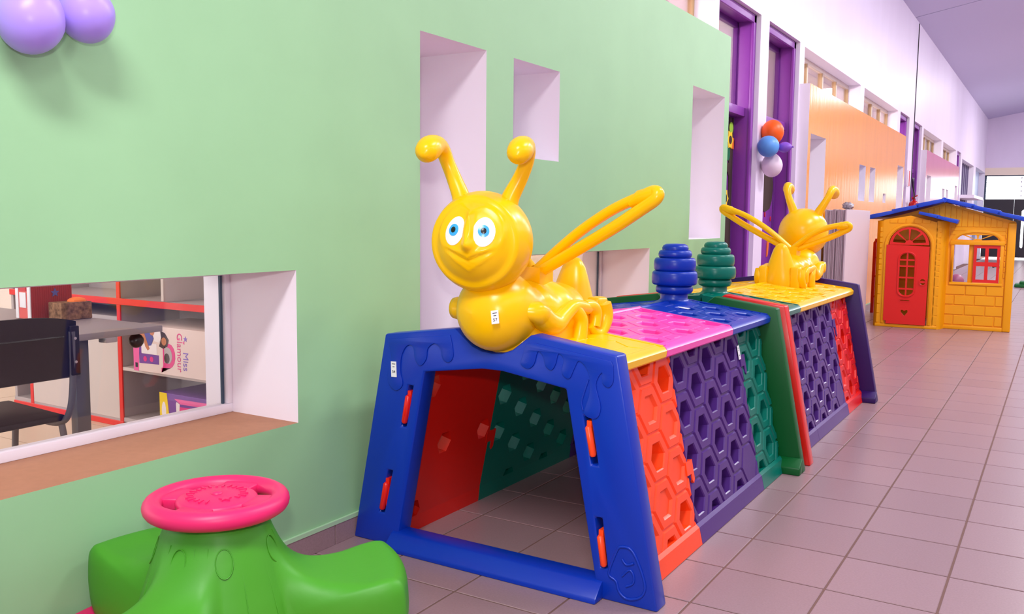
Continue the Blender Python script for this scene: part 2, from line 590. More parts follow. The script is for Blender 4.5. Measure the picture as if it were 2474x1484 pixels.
# skirting of single tiles along the coloured walls
def skirting(name, y0, y1, label, individual):
    b = MB().box((0.0, y0, 0.075), (0.010, y1, 0.09)).build(name, 'skirt_cap', smooth=0)
    tag(b, label, 'baseboard', kind='structure')
    n = int(round((y1 - y0) / TS))
    me = MB().box((0, 0.002, 0), (0.008, TS - 0.002, 0.075)).mesh('skirting_tile', 'skirt_tile', bevel=0.001, seg=1, smooth=0)
    for k in range(n):
        o = bpy.data.objects.new('skirting_tile', me)
        COL.objects.link(o)
        o.location = (0.0, y1 - (k + 1) * TS, 0)
        o.parent = b
skirting('baseboard_left', 6.75 - 23 * TS, 6.75, 'grey pink tile skirting with mint top edge under green wall', True)
skirting('baseboard_orange', 9.24, 15.6, 'tile skirting along the orange wall', True)
skirting('baseboard_pink', 18.2, 24.24, 'tile skirting along the pink wall', True)

# ------------------------------------------------------------------ classrooms behind
mb = MB()
mb.box((-5.7, -2.6, 0), (-5.5, 34, 1.3)).box((-5.7, -2.6, 2.6), (-5.5, 34, 3.4))
for k in range(12):
    mb.box((-5.7, -2.6 + k * 3.2, 1.2), (-5.5, -2.0 + k * 3.2, 2.7))
for y in (3.56, 7.95, 12.4, 17.0, 21.4, 25.7, 29.8):
    mb.box((-5.6, y, 0), (XB, y + 0.12, 3.3))
tag(mb.build('wall_classroom', 'classroom_wall', smooth=0), 'cream classroom walls seen through the windows', 'wall', kind='structure')
tag(MB().box((-5.7, -2.6, 3.3), (XB, 34, 3.45)).build('ceiling_classroom', 'classroom_wall', smooth=0), 'pale classroom ceiling behind high windows', 'ceiling', kind='structure')
flc = tag(MB().box((-5.7, -2.6, -0.12), (XB, 34, -0.003)).build('floor_classroom', 'grout', smooth=0), 'beige tiled classroom floor behind glass', 'floor', kind='structure')
mb = MB()
for i in range(10):
    for j in range(16):
        x, y = XB - 0.45 - i * 0.45, -1.9 + j * 0.45
        mb.box((x + 0.003, y + 0.003, -0.01), (x + 0.447, y + 0.447, 0.0))
o = mb.build('classroom_tiling', 'cream_tile', flc, smooth=0, weld=False)
o['kind'] = 'stuff'

# low windows in the green wall
def low_window(n, w, label):
    y0, y1, z0, z1 = w
    x = -0.345
    mb = MB()
    mb.box((x - 0.025, y0, z0), (x + 0.02, y1, z0 + 0.032)).box((x - 0.02, y1 - 0.022, z0 + 0.032), (x + 0.018, y1, z1))
    mb.box((x - 0.02, y0, z0), (x + 0.02, y0 + 0.022, z1)).box((x - 0.02, y0, z1 - 0.03), (x + 0.02, y1, z1))
    fr = tag(mb.build('window_%d' % n, 'white_paint', bevel=0.003), label, 'window', kind='structure')
    MB().box((x - 0.004, y0 + 0.01, z0 + 0.02), (x + 0.001, y1 - 0.03, z1 - 0.01)).build('pane', 'glass', fr, smooth=0)
    MB().box((x - 0.006, y1 - 0.034, z0 + 0.03), (x + 0.004, y1 - 0.026, z1)).build('pane_edge', 'gate_steel', fr, smooth=0)
low_window(1, W1, 'low wide window in the green wall showing the classroom')
low_window(2, N4, 'low window in the green wall behind the first bee')

# high windows with metal frames
for k, (a, b) in enumerate(highs):
    x = -0.27
    mb = MB()
    t = 0.03
    mb.box((x - 0.03, a, 2.55), (x + 0.02, b, 2.59)).box((x - 0.03, a, ZO - 0.05), (x + 0.02, b, ZO))
    n = 4
    fr = tag(mb.build('window_%d' % (k + 3), 'cream_metal', bevel=0.003), 'high strip window over %s wall, number %s from the front' % (('green', 'green', 'orange', 'orange', 'pink', 'pink')[k], ('one', 'two')[k % 2]), 'window', kind='structure')
    for i in range(n + 1):
        y = a + (b - a) * i / n
        MB().box((x - 0.03, y - t / 2, 2.55), (x + 0.02, y + t / 2, ZO - 0.04)).build('mullion', 'gold_metal', fr, bevel=0.003)
        MB().box((x - 0.028, y + t / 2, 2.55), (x + 0.022, y + t / 2 + 0.03, ZO - 0.04)).build('casement', 'cream_metal', fr, bevel=0.003)
    for i in range(n):
        y = a + (b - a) * i / n
        MB().box((x - 0.008, y + t / 2, 2.585), (x - 0.002, y + (b - a) / n - t / 2, ZO - 0.045)).build('pane', 'glass_high', fr, smooth=0)
# small frame of the niche window in the orange wall
fr = tag(MB().box((-0.2, O5[0], O5[2]), (-0.17, O5[1], O5[3])).build('window_9', 'foil', smooth=0), 'tiny metal framed opening in the orange wall', 'window', kind='structure')

# ------------------------------------------------------------------ purple doors
def door(n, a, b, label, near=False):
    d = tag(MB().box((-0.20, a, 2.10), (-0.30, b, 2.175)).build('door_%d' % n, 'purple_paint', bevel=0.004), label, 'door', kind='structure')
    j = MB()
    j.box((-0.30, b - 0.045, 0), (-0.15, b, 2.95)).box((-0.30, a, 0), (-0.15, a + 0.045, 2.95)).box((-0.30, a, 2.905), (-0.15, b, 2.95))
    j.box((-0.165, b - 0.062, 0), (-0.14, b - 0.0, 2.955)).box((-0.165, a, 2.89), (-0.14, b, 2.955)).box((-0.165, a, 0), (-0.14, a + 0.062, 2.955))
    j.build('door_frame', 'purple_paint', d, bevel=0.004)
    sidej = MB().box((-0.325, b - 0.062, 0), (-0.285, b - 0.02, 2.92)).box((-0.325, a + 0.02, 0), (-0.285, a + 0.062, 2.92)).box((-0.325, a, 2.86), (-0.285, b, 2.93))
    sidej.build('door_stop', 'purple_dark', d, bevel=0.004)
    MB().box((-0.315, a + 0.05, 2.17), (-0.308, b - 0.05, 2.86)).build('transom_pane', 'glass', d, smooth=0)
    MB().box((-0.34, a + 0.05, 0.01), (-0.30, b - 0.06, 2.11)).build('door_leaf', 'purple_paint', d, bevel=0.004)
    hd = MB().tube([(-0.30, a + 0.2, 1.03), (-0.25, a + 0.2, 1.03), (-0.25, a + 0.3, 1.03)], 0.011).box((-0.302, a + 0.165, 0.93), (-0.294, a + 0.235, 1.12))
    hd.build('door_handle', 'foil', d)
    return d
dlab = ['purple door with a dark foam tree and flowers next to green wall', 'purple door with a dark oval foam shape behind the balloons',
        'purple door at the far end of the orange wall', 'purple door just past the fire extinguisher', 'purple door past the pink wall']
ds = [door(i + 1, a, b, dlab[i]) for i, (a, b) in enumerate(doors)]
fx = lambda u, v, w: (w, u, v)
# foam tree on the first door
tree = [(7.30, 0.05), (7.50, 0.02), (7.90, 0.05), (7.82, 0.4), (7.83, 1.15), (7.70, 1.28), (7.55, 1.30), (7.55, 1.38), (7.72, 1.36), (7.80, 1.32), (7.79, 1.62), (7.6, 1.66), (7.45, 1.63), (7.35, 1.55), (7.30, 1.62), (7.45, 1.74),
        (7.66, 1.76), (7.70, 1.85), (7.60, 1.98), (7.56, 2.06), (7.63, 2.08), (7.72, 1.97), (7.76, 2.09), (7.79, 2.09), (7.775, 1.9), (7.78, 1.80), (7.782, 2.05), (7.785, 2.09), (7.79, 2.09), (7.79, 0.8)]
tree = [(7.62, 0.02), (7.79, 0.02), (7.79, 2.09), (7.755, 2.09), (7.75, 1.86), (7.73, 1.90), (7.72, 2.09), (7.67, 2.09), (7.68, 1.95), (7.66, 1.80), (7.35, 1.95), (7.30, 1.90), (7.55, 1.77), (7.66, 1.74), (7.69, 1.70), (7.35, 1.68), (7.35, 1.60), (7.66, 1.62), (7.70, 1.58), (7.71, 1.30), (7.66, 1.22), (7.35, 1.30), (7.33, 1.22), (7.62, 1.12), (7.68, 0.95)]
mbt = MB().prism(tree, (), -0.299, -0.292, fx)
mbt.build('foam_tree', 'brown_foam', ds[0], smooth=0)
def flower(parent, y, z, r):
    f = MB()
    f.prism([(y + (r if k % 2 == 0 else r * 0.72) * math.cos(k * math.pi / 6), z + (r if k % 2 == 0 else r * 0.72) * math.sin(k * math.pi / 6)) for k in range(12)], (), -0.291, -0.284, fx, 0)
    f.prism(arc(y, z, r * 0.42, r * 0.42, 0, 330, 11), (), -0.284, -0.280, fx, 1)
    f.build('foam_flower', ['flower_yellow', 'brown_foam'], parent, smooth=0)
flower(ds[0], 7.68, 1.895, 0.085)
flower(ds[0], 7.60, 1.39, 0.085)
MB().prism(arc(7.765, 1.87, 0.045, 0.05, 0, 330, 11), (), -0.291, -0.285, fx).build('foam_petal', 'flower_orange', ds[0], smooth=0)
MB().prism(arc(7.706, 2.0, 0.05, 0.05, 0, 330, 11), (), -0.291, -0.285, fx).build('foam_dot', 'leaf_lime', ds[0], smooth=0)
MB().prism(arc(7.64, 1.775, 0.05, 0.06, 0, 330, 11), (), -0.291, -0.285, fx).build('foam_leaf', 'leaf_dark', ds[0], smooth=0)
# second door decorations
MB().prism([(8.45, 1.30), (8.86, 1.29), (9.0, 1.32), (9.07, 1.40), (9.10, 1.55), (9.06, 1.72), (9.0, 1.9), (8.7, 2.0), (8.45, 2.0)], (), -0.299, -0.291, fx).build('foam_shape', 'brown_foam', ds[1], smooth=0)
MB().prism([(8.97, 0.84), (9.0, 0.86), (9.03, 0.99), (9.0, 1.02), (8.97, 0.98)], (), -0.299, -0.29, fx).build('foam_strip', 'flower_orange', ds[1], smooth=0)
for y, z in ((8.86, 1.262), (9.06, 1.22)):
    MB().prism(arc(y, z, 0.012, 0.025, 0, 330, 11), (), -0.299, -0.291, fx).build('foam_spot', 'sign_red', ds[1], smooth=0)

# ------------------------------------------------------------------ far end: counter window, blue door panel, gate
bw = tag(MB().box((-0.30, BIG[0], 0.0), (-0.22, BIG[1], 1.15)).build('window_10', 'lilac_paint', smooth=0), 'tall gridded hatch window near the far end', 'window', kind='structure')
for i in range(8):
    y = BIG[0] + (BIG[1] - BIG[0]) * i / 7
    MB().box((-0.29, y - 0.04, 1.1), (-0.23, y + 0.04, 2.84)).build('mullion', 'grid_grey', bw, smooth=0)
for i in range(7):
    y = BIG[0] + (BIG[1] - BIG[0]) * i / 7
    MB().box((-0.27, y + 0.04, 1.1), (-0.26, y + 0.46, 2.80)).build('pane', 'grid_grey', bw, smooth=0)
MB().box((-0.25, BIG[0], 1.84), (0.22, BIG[1] - 0.5, 1.92)).build('counter_board', 'white_paint', bw, smooth=0)
tag(MB().box((-0.34, END[0], 0), (-0.28, END[1], 2.86)).build('door_6', 'pale_blue_paint', smooth=0), 'pale blue panelled door beside the far gate', 'door', kind='structure')
gt = thing('gate', 'dark metal gate closing the far end of the hall', 'gate', (1.5, YE + 0.1, 0))
for k in range(4):
    x0 = -0.10 + k * 0.9
    pts = [(x0, 0.075), (x0 + 0.895, 0.075), (x0 + 0.895, 1.99), (x0, 1.99)]
    hl = [(1.03, 0.42), (1.08, 0.38), (1.11, 0.42), (1.11, 1.60), (1.08, 1.65), (1.03, 1.60)] if k == 1 else None
    MB().prism(pts, [hl] if hl else [], YE + 0.08, YE + 0.12, lambda u, v, w: (u, w, v)).build('gate_leaf', 'gate_dark', gt, smooth=0)
lw = tag(MB().box((-0.18, YE + 0.05, 1.98), (-0.05, YE + 0.13, 2.78)).build('window_11', 'gate_steel', smooth=0), 'wide louvred window over the far gate', 'window', kind='structure')
MB().box((-0.18, YE + 0.05, 2.745), (4.2, YE + 0.13, 2.79)).build('louvre_frame', 'gate_steel', lw, smooth=0)
for z in (2.10, 2.25, 2.40, 2.55, 2.68):
    MB().box((-0.1, YE + 0.08, z), (0.04, YE + 0.10, z + 0.012)).build('louvre_blade', 'gate_steel', lw, smooth=0)
    MB().box((0.96, YE + 0.08, z - 0.02), (0.985, YE + 0.10, z + 0.03)).build('louvre_clip', 'purple_dark', lw, smooth=0)
# ------------------------------------------------------------------ bee tunnels
XC = 0.617
def hex_slab(u0, u1, v0, v1, cw, ch, ou, ov, hole, t, M, cuts=True, s1=0.90, s2=0.60, groove=0.007, deep=0.009):
    """honeycomb slab: front at w=0, back at w=-t; hole(u, v) -> 'through', 'blind' or None; M maps (u, v, w)"""
    a, b, h = cw * 2 / 3, cw / 3, ch / 2
    hexa = [(a, 0), (b, h), (-b, h), (-a, 0), (-b, -h), (b, -h)]
    bm = bmesh.new()
    keyf, keyb, cnt = {}, {}, {}
    def vert(d, u, v, w):
        k = (round(u, 5), round(v, 5))
        if k not in d:
            d[k] = bm.verts.new((u, v, w))
        return d[k]
    i0, i1 = int(math.floor((u0 - ou) / cw)) - 1, int(math.ceil((u1 - ou) / cw)) + 1
    for i in range(i0, i1 + 1):
        j0, j1 = int(math.floor((v0 - ov) / ch)) - 1, int(math.ceil((v1 - ov) / ch)) + 1
        for j in range(j0, j1 + 1):
            cu, cv = ou + i * cw, ov + j * ch + (ch / 2 if i % 2 else 0)
            f0 = [vert(keyf, cu + x, cv + y, -groove) for x, y in hexa]
            b0 = [vert(keyb, cu + x, cv + y, -t) for x, y in hexa]
            for k in range(6):
                e = frozenset((f0[k], f0[(k + 1) % 6]))
                cnt.setdefault(e, []).append((f0[k], f0[(k + 1) % 6], b0[k], b0[(k + 1) % 6]))
            ring = lambda s, w: [bm.verts.new((cu + x * s, cv + y * s, w)) for x, y in hexa]
            def skin(p, q):
                for k in range(6):
                    bm.faces.new((p[k], p[(k + 1) % 6], q[(k + 1) % 6], q[k]))
            r1a = ring(0.955, -groove)
            r1 = ring(s1, 0)
            skin(f0, r1a)
            skin(r1a, r1)
            kind = hole(cu, cv)
            if kind is None:
                bm.faces.new(r1)
                bm.faces.new(b0[::-1])
                continue
            r2 = ring(s2, 0)
            r3 = ring(s2 - 0.05, -0.004)
            skin(r1, r2)
            skin(r2, r3)
            if kind == 'through':
                r4 = ring(s2 - 0.10, -t)
                skin(r3, r4)
                skin(r4, b0)
            else:
                r4 = ring(s2 - 0.10, -deep)
                skin(r3, r4)
                bm.faces.new(r4)
                bm.faces.new(b0[::-1])
    for e, l in cnt.items():
        if len(l) == 1:
            p, q, pb, qb = l[0]
            bm.faces.new((q, p, pb, qb))
    for co, no in (((u0, 0, 0), (-1, 0, 0)), ((u1, 0, 0), (1, 0, 0)), ((0, v0, 0), (0, -1, 0)), ((0, v1, 0), (0, 1, 0))):
        bmesh.ops.bisect_plane(bm, geom=bm.verts[:] + bm.edges[:] + bm.faces[:], dist=1e-6, plane_co=co, plane_no=no, clear_outer=True)
        bmesh.ops.holes_fill(bm, edges=[e for e in bm.edges if len(e.link_faces) == 1], sides=0)
    bmesh.ops.recalc_face_normals(bm, faces=bm.faces)
    bmesh.ops.triangulate(bm, faces=[f for f in bm.faces if len(f.verts) > 4])
    bm.verts.index_update()
    vs_ = [M(*v.co) for v in bm.verts]
    fs = [tuple(v.index for v in f.verts) for f in bm.faces]
    bm.free()
    return vs_, fs

SL = 0.2
NL = math.hypot(1, SL)
def side_map(sgn):
    # u = world Y, v = up the slope, w = outward
    def M(u, v, w):
        x = 1.135 - XC + (-SL * v + w) / NL
        return Vector((XC + sgn * x, u, (v + SL * w) / NL))
    return M

def side_panel(parent, sgn, y0, y1, m, ou, ov, hole, hooks=(), name='side_panel', cw=0.158):
    M = side_map(sgn)
    mb = MB()
    vs_, fs = hex_slab(y0 + 0.002, y1 - 0.002, 0.03, 0.722, cw, 0.167, ou, ov, hole, 0.055, M)
    mb.add(vs_, fs)
    # flat foot strip, flared outward
    prof = [(0.0, 0.012), (0.062, 0.010), (0.075, 0.0), (0.075, -0.055), (0.0, -0.062)]
    mb.prism(prof, (), y0 + 0.001, y1 - 0.001, lambda u, v, w: M(w, u, v))
    for (yy, v0, v1, d) in hooks:   # interlocking hook reaching into the neighbour panel
        pts = [(yy - 0.02 * d, v1), (yy + 0.045 * d, v1), (yy + 0.045 * d, v0), (yy + 0.032 * d, v0 - 0.012), (yy + 0.022 * d, v0), (yy + 0.022 * d, v1 - 0.05), (yy - 0.02 * d, v1 - 0.05)]
        mb.prism(pts, (), -0.057, 0.0045, lambda u, v, w: M(u, v, w))
    return mb.build(name, m, parent, smooth=35, weld=False)

FR_OUT = [(0.611, 0.0), (0.456, 0.782), (0.150, 0.824), (0.112, 0.794), (0.078, 0.768), (0.042, 0.755), (0.0, 0.751)]
FR_IN = [(0.398, 0.0), (0.398, 0.055), (0.281, 0.660), (0.04, 0.694), (0.0, 0.694)]
def frame_outline():
    o = FR_OUT + [(-x, z) for x, z in FR_OUT[-2::-1]]
    i = FR_IN + [(-x, z) for x, z in FR_IN[-2::-1]]
    # out along the right outer edge, over the top, down the left, then back inside
    return o + i[::-1]
def slot(c0, c1, w):
    return [(c0[0] - w, c0[1]), (c0[0] + w, c0[1]), (c1[0] + w, c1[1]), (c1[0] - w, c1[1])]
SLOTS_R = [slot((0.358, 0.585), (0.388, 0.428), 0.012), slot((0.405, 0.262), (0.428, 0.102), 0.012)]
SLOTS_L = [slot((-0.342, 0.605), (-0.374, 0.452), 0.011), slot((-0.437, 0.282), (-0.476, 0.118), 0.011)]
TABS_R = [((0.363, 0.553), (0.383, 0.456)), ((0.412, 0.208), (0.428, 0.108))]
TABS_L = [((-0.350, 0.570), (-0.370, 0.466)), ((-0.452, 0.235), (-0.474, 0.130))]
DRIP_L = [(-0.437, 0.749), (-0.422, 0.69), (-0.441, 0.636), (-0.433, 0.596), (-0.403, 0.581), (-0.375, 0.605), (-0.384, 0.649), (-0.38, 0.706), (-0.356, 0.746), (-0.328, 0.746), (-0.319, 0.702), (-0.295, 0.681), (-0.27, 0.707), (-0.263, 0.745), (-0.234, 0.765), (-0.209, 0.75), (-0.199, 0.716), (-0.174, 0.704), (-0.155, 0.726), (-0.16, 0.771)]
DRIP_R = [(0.136, 0.796), (0.121, 0.751), (0.115, 0.726), (0.141, 0.712), (0.165, 0.73), (0.179, 0.772), (0.198, 0.76), (0.208, 0.729), (0.229, 0.716), (0.245, 0.738), (0.255, 0.772), (0.274, 0.756), (0.268, 0.711), (0.294, 0.695), (0.313, 0.731), (0.33, 0.756), (0.362, 0.723), (0.368, 0.658), (0.35, 0.59), (0.391, 0.579), (0.407, 0.616), (0.389, 0.686), (0.409, 0.727), (0.411, 0.695), (0.432, 0.682), (0.448, 0.703), (0.447, 0.75)]
EMBLEM = [(0.472, 0.171), (0.485, 0.184), (0.52, 0.181), (0.549, 0.134), (0.569, 0.072), (0.552, 0.035), (0.51, 0.021), (0.482, 0.039), (0.471, 0.07), (0.445, 0.091)]

def smooth2(pts, n=4):
    return [(p.x, p.y) for p in spline([(x, z, 0) for x, z in pts], n)]

def frame(parent, y0, y1, m, front=True, name='end_frame', foot=0.0):
    fy = lambda u, v, w: (XC + u, w, v)
    mb = MB().prism(frame_outline(), SLOTS_R + SLOTS_L if front else [], y0, y1, fy)
    o = mb.build(name, m, parent, smooth=35, bevel=0.007, seg=2)
    if foot:
        for s in (1, -1):
            f = MB().prism([(0.0, y0), (0.0, y0 - foot), (0.035, y0 - foot), (0.075, y0)], (), XC + s * 0.48, XC + s * 0.61, lambda u, v, w: (w, v, u))
            f.build('frame_foot', m, o, smooth=35, bevel=0.006)
    return o

def roof_panel(parent, y0, y1, m, ou, hole, name='roof_panel', zr=0.806, dz=0.0):
    mb = MB()
    ang = math.atan(0.122)
    for s in (1, -1):
        def M(u, v, w, s=s):
            # v: distance from the ridge down the slope, u: world Y
            return Vector((XC + s * (v * math.cos(ang) + w * math.sin(ang)), u, zr + dz - v * math.sin(ang) + w * math.cos(ang)))
        vs_, fs = hex_slab(y0 + 0.003, y1 - 0.003, 0.0, 0.405, 0.158, 0.150, ou, 0.05, hole, 0.036, M, deep=0.030, s2=0.56, s1=0.94, groove=0.002)
        mb.add(vs_, fs)
        lip = [(0.395, 0.001), (0.425, -0.003), (0.437, -0.014), (0.437, -0.036), (0.43, -0.044), (0.395, -0.044)]
        mb.prism(lip, (), y0 + 0.002, y1 - 0.002, lambda u, v, w, M=M: M(w, u, v))
        # rim bars closing the two short ends
        for (a, b) in ((y0 + 0.001, y0 + 0.02), (y1 - 0.02, y1 - 0.001)):
            mb.prism([(0, 0.002), (0.42, 0.002), (0.42, -0.036), (0, -0.036)], (), a, b, lambda u, v, w, M=M: M(w, u, v))
    mb.tube([(XC, y0 + 0.002, zr + dz - 0.004), (XC, y1 - 0.002, zr + dz - 0.004)], 0.011, 10)
    return mb.build(name, m, parent, smooth=35, weld=False)

def hive(parent, x, y, z0, m, name='beehive'):
    pr = [(0.001, 0.283), (0.045, 0.281), (0.058, 0.274), (0.064, 0.262), (0.062, 0.25)]
    for r, za, zb in ((0.080, 0.248, 0.214), (0.100, 0.211, 0.152), (0.109, 0.148, 0.084), (0.089, 0.080, 0.044)):
        pr += [(r - 0.010, za + 0.003), (r - 0.003, za - 0.003), (r, za - 0.012), (r + 0.0015, (za + zb) / 2), (r, zb + 0.010), (r - 0.004, zb + 0.002), (r - 0.010, zb - 0.001)]
    pr += [(0.066, 0.038), (0.066, 0.015), (0.078, 0.004), (0.105, -0.006), (0.13, -0.02)]
    mb = MB().lathe(pr[::-1], (x, y, z0), 40)
    return mb.build(name, m, parent, smooth=60)

def sticker(parent, M, w, h, lines):
    mb = MB()
    k = [(-w / 2, -h / 2), (w / 2, -h / 2), (w / 2, h / 2), (-w / 2, h / 2)]
    mb.prism(k, (), 0.0, 0.0012, lambda u, v, q: M @ Vector((u, v, q)))
    for body, size, v in lines:
        if body is None:        # a line too small to read: a plain printed stroke
            mb.prism([(-size / 2, v - 0.0012), (size / 2, v - 0.0012), (size / 2, v + 0.0012), (-size / 2, v + 0.0012)], (), 0.0012, 0.0016, lambda u, w_, q: M @ Vector((u, w_, q)), 1)
            continue
        add_text(mb, body, size, M @ Matrix.Translation((0, v, 0.0016)), 1)
    return mb.build('number_sticker', ['sticker', 'ink'], parent, smooth=0)

def basis(o, ex, ey):
    ex, ey = Vector(ex).normalized(), Vector(ey).normalized()
    ez = ex.cross(ey).normalized()
    return Matrix(((ex.x, ey.x, ez.x, o[0]), (ex.y, ey.y, ez.y, o[1]), (ex.z, ey.z, ez.z, o[2]), (0, 0, 0, 1)))

allthru = lambda u, v: 'through' if 0.09 < v < 0.66 or v >= 0.66 else 'blind'
def mostly_blind(holes, tol=0.06):
    def f(u, v):
        return 'through' if any(abs(u - a) < tol and abs(v - b) < tol for a, b in holes) else 'blind'
    return f

t1 = thing('bee_tunnel', 'front crawl tunnel of coloured honeycomb panels with blue arch frame and blue hive', 'play tunnel', (XC, 3.4, 0))
# front arch frame
ff = frame(t1, 2.487, 2.562, 'blue_plastic', name='front_frame')
mb = MB()
fyd = lambda u, v, w: (XC + u, w, v)
topL = [(-0.168, 0.80), (-0.44, 0.765)]
topR = [(0.44, 0.765), (0.165, 0.80)]
for dr in (smooth2(DRIP_L) + topL, smooth2(DRIP_R) + topR):
    MB().prism(dr, (), 2.4825, 2.488, fyd).build('honey_drip', 'blue_plastic', ff, bevel=0.0035, seg=2, smooth=60)
em = smooth2(EMBLEM + [EMBLEM[0]], 4)[:-1]
MB().tube([(XC + x, 2.4865, z) for x, z in em], 0.0045, 8, closed=True).build('embossed_line', 'blue_plastic', ff, smooth=60)
MB().tube(spline([(XC + 0.49, 2.4865, 0.145), (XC + 0.505, 2.4865, 0.13), (XC + 0.53, 2.4865, 0.14)]), 0.004, 8).build('embossed_line', 'blue_plastic', ff, smooth=60)
MB().tube(spline([(XC + 0.49, 2.4865, 0.09), (XC + 0.515, 2.4865, 0.115), (XC + 0.53, 2.4865, 0.10), (XC + 0.528, 2.4865, 0.075), (XC + 0.505, 2.4865, 0.06)]), 0.004, 8).build('embossed_line', 'blue_plastic', ff, smooth=60)
MB().tube(spline([(XC + 0.345, 2.4865, 0.60), (XC + 0.34, 2.4865, 0.63), (XC + 0.362, 2.4865, 0.70)]), 0.003, 8).build('embossed_line', 'blue_plastic', ff, smooth=60)
# sill beam on the floor
prof = [(2.432, 0.0), (2.436, 0.016), (2.476, 0.054), (2.49, 0.060), (2.552, 0.060), (2.555, 0.0)]
MB().prism(prof, (), XC - 0.425, XC + 0.425, lambda u, v, w: (w, u, v)).build('sill_beam', 'blue_plastic', ff, bevel=0.005, smooth=35)
def tabs(parent, lst, m):
    for (a, b) in lst:
        d = Vector((b[0] - a[0], 0, b[1] - a[1])).normalized()
        p0, p1 = Vector((XC + a[0], 2.488, a[1])), Vector((XC + b[0], 2.488, b[1]))
        mb = MB()
        mb.tube([p0, p0 + d * 0.006, p1 - d * 0.006, p1], [0.006, 0.011, 0.011, 0.007], 10, flat=1.2)
        mb.box((XC + a[0] - 0.006, 2.49, b[1]), (XC + a[0] + 0.010, 2.60, a[1] + 0.015))
        mb.build('locking_tab', m, parent, smooth=50)
tabs(t1, TABS_R, 'orange_plastic')
tabs(t1, TABS_L, 'red_plastic')
sticker(t1, basis((0.205, 2.4815, 0.658), (1, 0, 0), (0, 0, 1)) @ Matrix.Rotation(R(2), 4, 'Z'), 0.024, 0.056, [(None, 0.015, 0.019), (None, 0.009, 0.009), ('54', 0.014, -0.009)])

# side panels, hall side: orange, violet, teal
side_panel(t1, 1, 2.565, 3.122, 'orange_plastic', 2.88, 0.05, mostly_blind([(2.88, 0.384), (2.88, 0.05), (2.88, 0.72), (3.03, 0.633), (3.03, 0.133)]), hooks=((3.122, 0.235, 0.31, 1),))
side_panel(t1, 1, 3.122, 3.93, 'violet_plastic', 3.19, 0.145, lambda u, v: 'through' if not (u > 3.78 and v < 0.3) else None, hooks=((3.93, 0.53, 0.61, 1),))
tp = side_panel(t1, 1, 3.93, 4.283, 'teal_plastic', 3.99, 0.07, lambda u, v: None if (u < 3.95 and v > 0.56) else 'through')
# wall side panels seen from inside
side_panel(t1, -1, 2.565, 3.10, 'red_plastic', 2.63, 0.10, mostly_blind([(2.63, 0.60), (2.63, 0.10), (2.767, 0.352), (3.04, 0.352), (2.767, 0.05), (3.04, 0.05)], 0.05), hooks=((3.10, 0.25, 0.33, 1),), cw=0.137)
side_panel(t1, -1, 3.10, 3.93, 'teal_plastic', 3.17, 0.145, lambda u, v: 'through' if not (u < 3.2 and v < 0.2) else None)
side_panel(t1, -1, 3.93, 4.283, 'violet_plastic', 3.99, 0.07, lambda u, v: 'through')
# roof panels
roof_panel(t1, 2.966, 3.715, 'pink_plastic', 3.03, lambda u, v: 'blind')
rb = roof_panel(t1, 3.715, 4.283, 'blue_plastic', 3.80, lambda u, v: 'blind' if v > 0.12 else None)
hive(rb, XC, 4.13, 0.803, 'blue_plastic')
sticker(rb, basis((0.742, 3.94, 0.7935), (0, 1, 0), (-1, 0, 0.122)), 0.03, 0.05, [])
# rear frame of the first tunnel
frame(t1, 4.287, 4.352, 'leaf_green_plastic', front=False, name='rear_frame', foot=0.055)
Msr = side_map(1)
sticker(tp, basis(Msr(3.905, 0.625, 0.004), (0, 1, 0), (-SL, 0, 1)), 0.028, 0.062, [(None, 0.014, 0.02), (None, 0.01, 0.01), (None, 0.012, -0.012)])

t2 = thing('bee_tunnel', 'rear crawl tunnel with red front frame, violet and red panels and purple end frame', 'play tunnel', (XC, 5.4, 0))
frame(t2, 4.44, 4.515, 'red_plastic', front=False, name='front_frame')
side_panel(t2, 1, 4.518, 5.0, 'violet_plastic', 4.60, 0.07, lambda u, v: 'through')
side_panel(t2, 1, 5.0, 5.812, 'violet_plastic', 5.07, 0.145, lambda u, v: 'through' if not (u > 5.66 and (v < 0.3)) else None, hooks=((5.812, 0.50, 0.60, 1),))
side_panel(t2, 1, 5.812, 6.285, 'red_plastic', 5.88, 0.05, mostly_blind([(5.88, 0.384), (6.04, 0.47), (6.2, 0.384), (6.04, 0.13), (5.88, 0.05), (6.2, 0.718)]))
side_panel(t2, -1, 4.518, 5.4, 'violet_plastic', 4.60, 0.07, lambda u, v: 'through')
side_panel(t2, -1, 5.4, 6.285, 'red_plastic', 5.47, 0.07, lambda u, v: 'blind')
r2 = roof_panel(t2, 4.518, 4.87, 'teal_plastic', 4.55, lambda u, v: 'blind' if v > 0.12 else None)
hive(r2, XC, 4.73, 0.803, 'teal_plastic')
roof_panel(t2, 4.87, 5.50, 'yellow_plastic', 4.94, lambda u, v: 'blind')
frame(t2, 6.29, 6.355, 'deep_violet_plastic', front=False, name='rear_frame', foot=0.055)

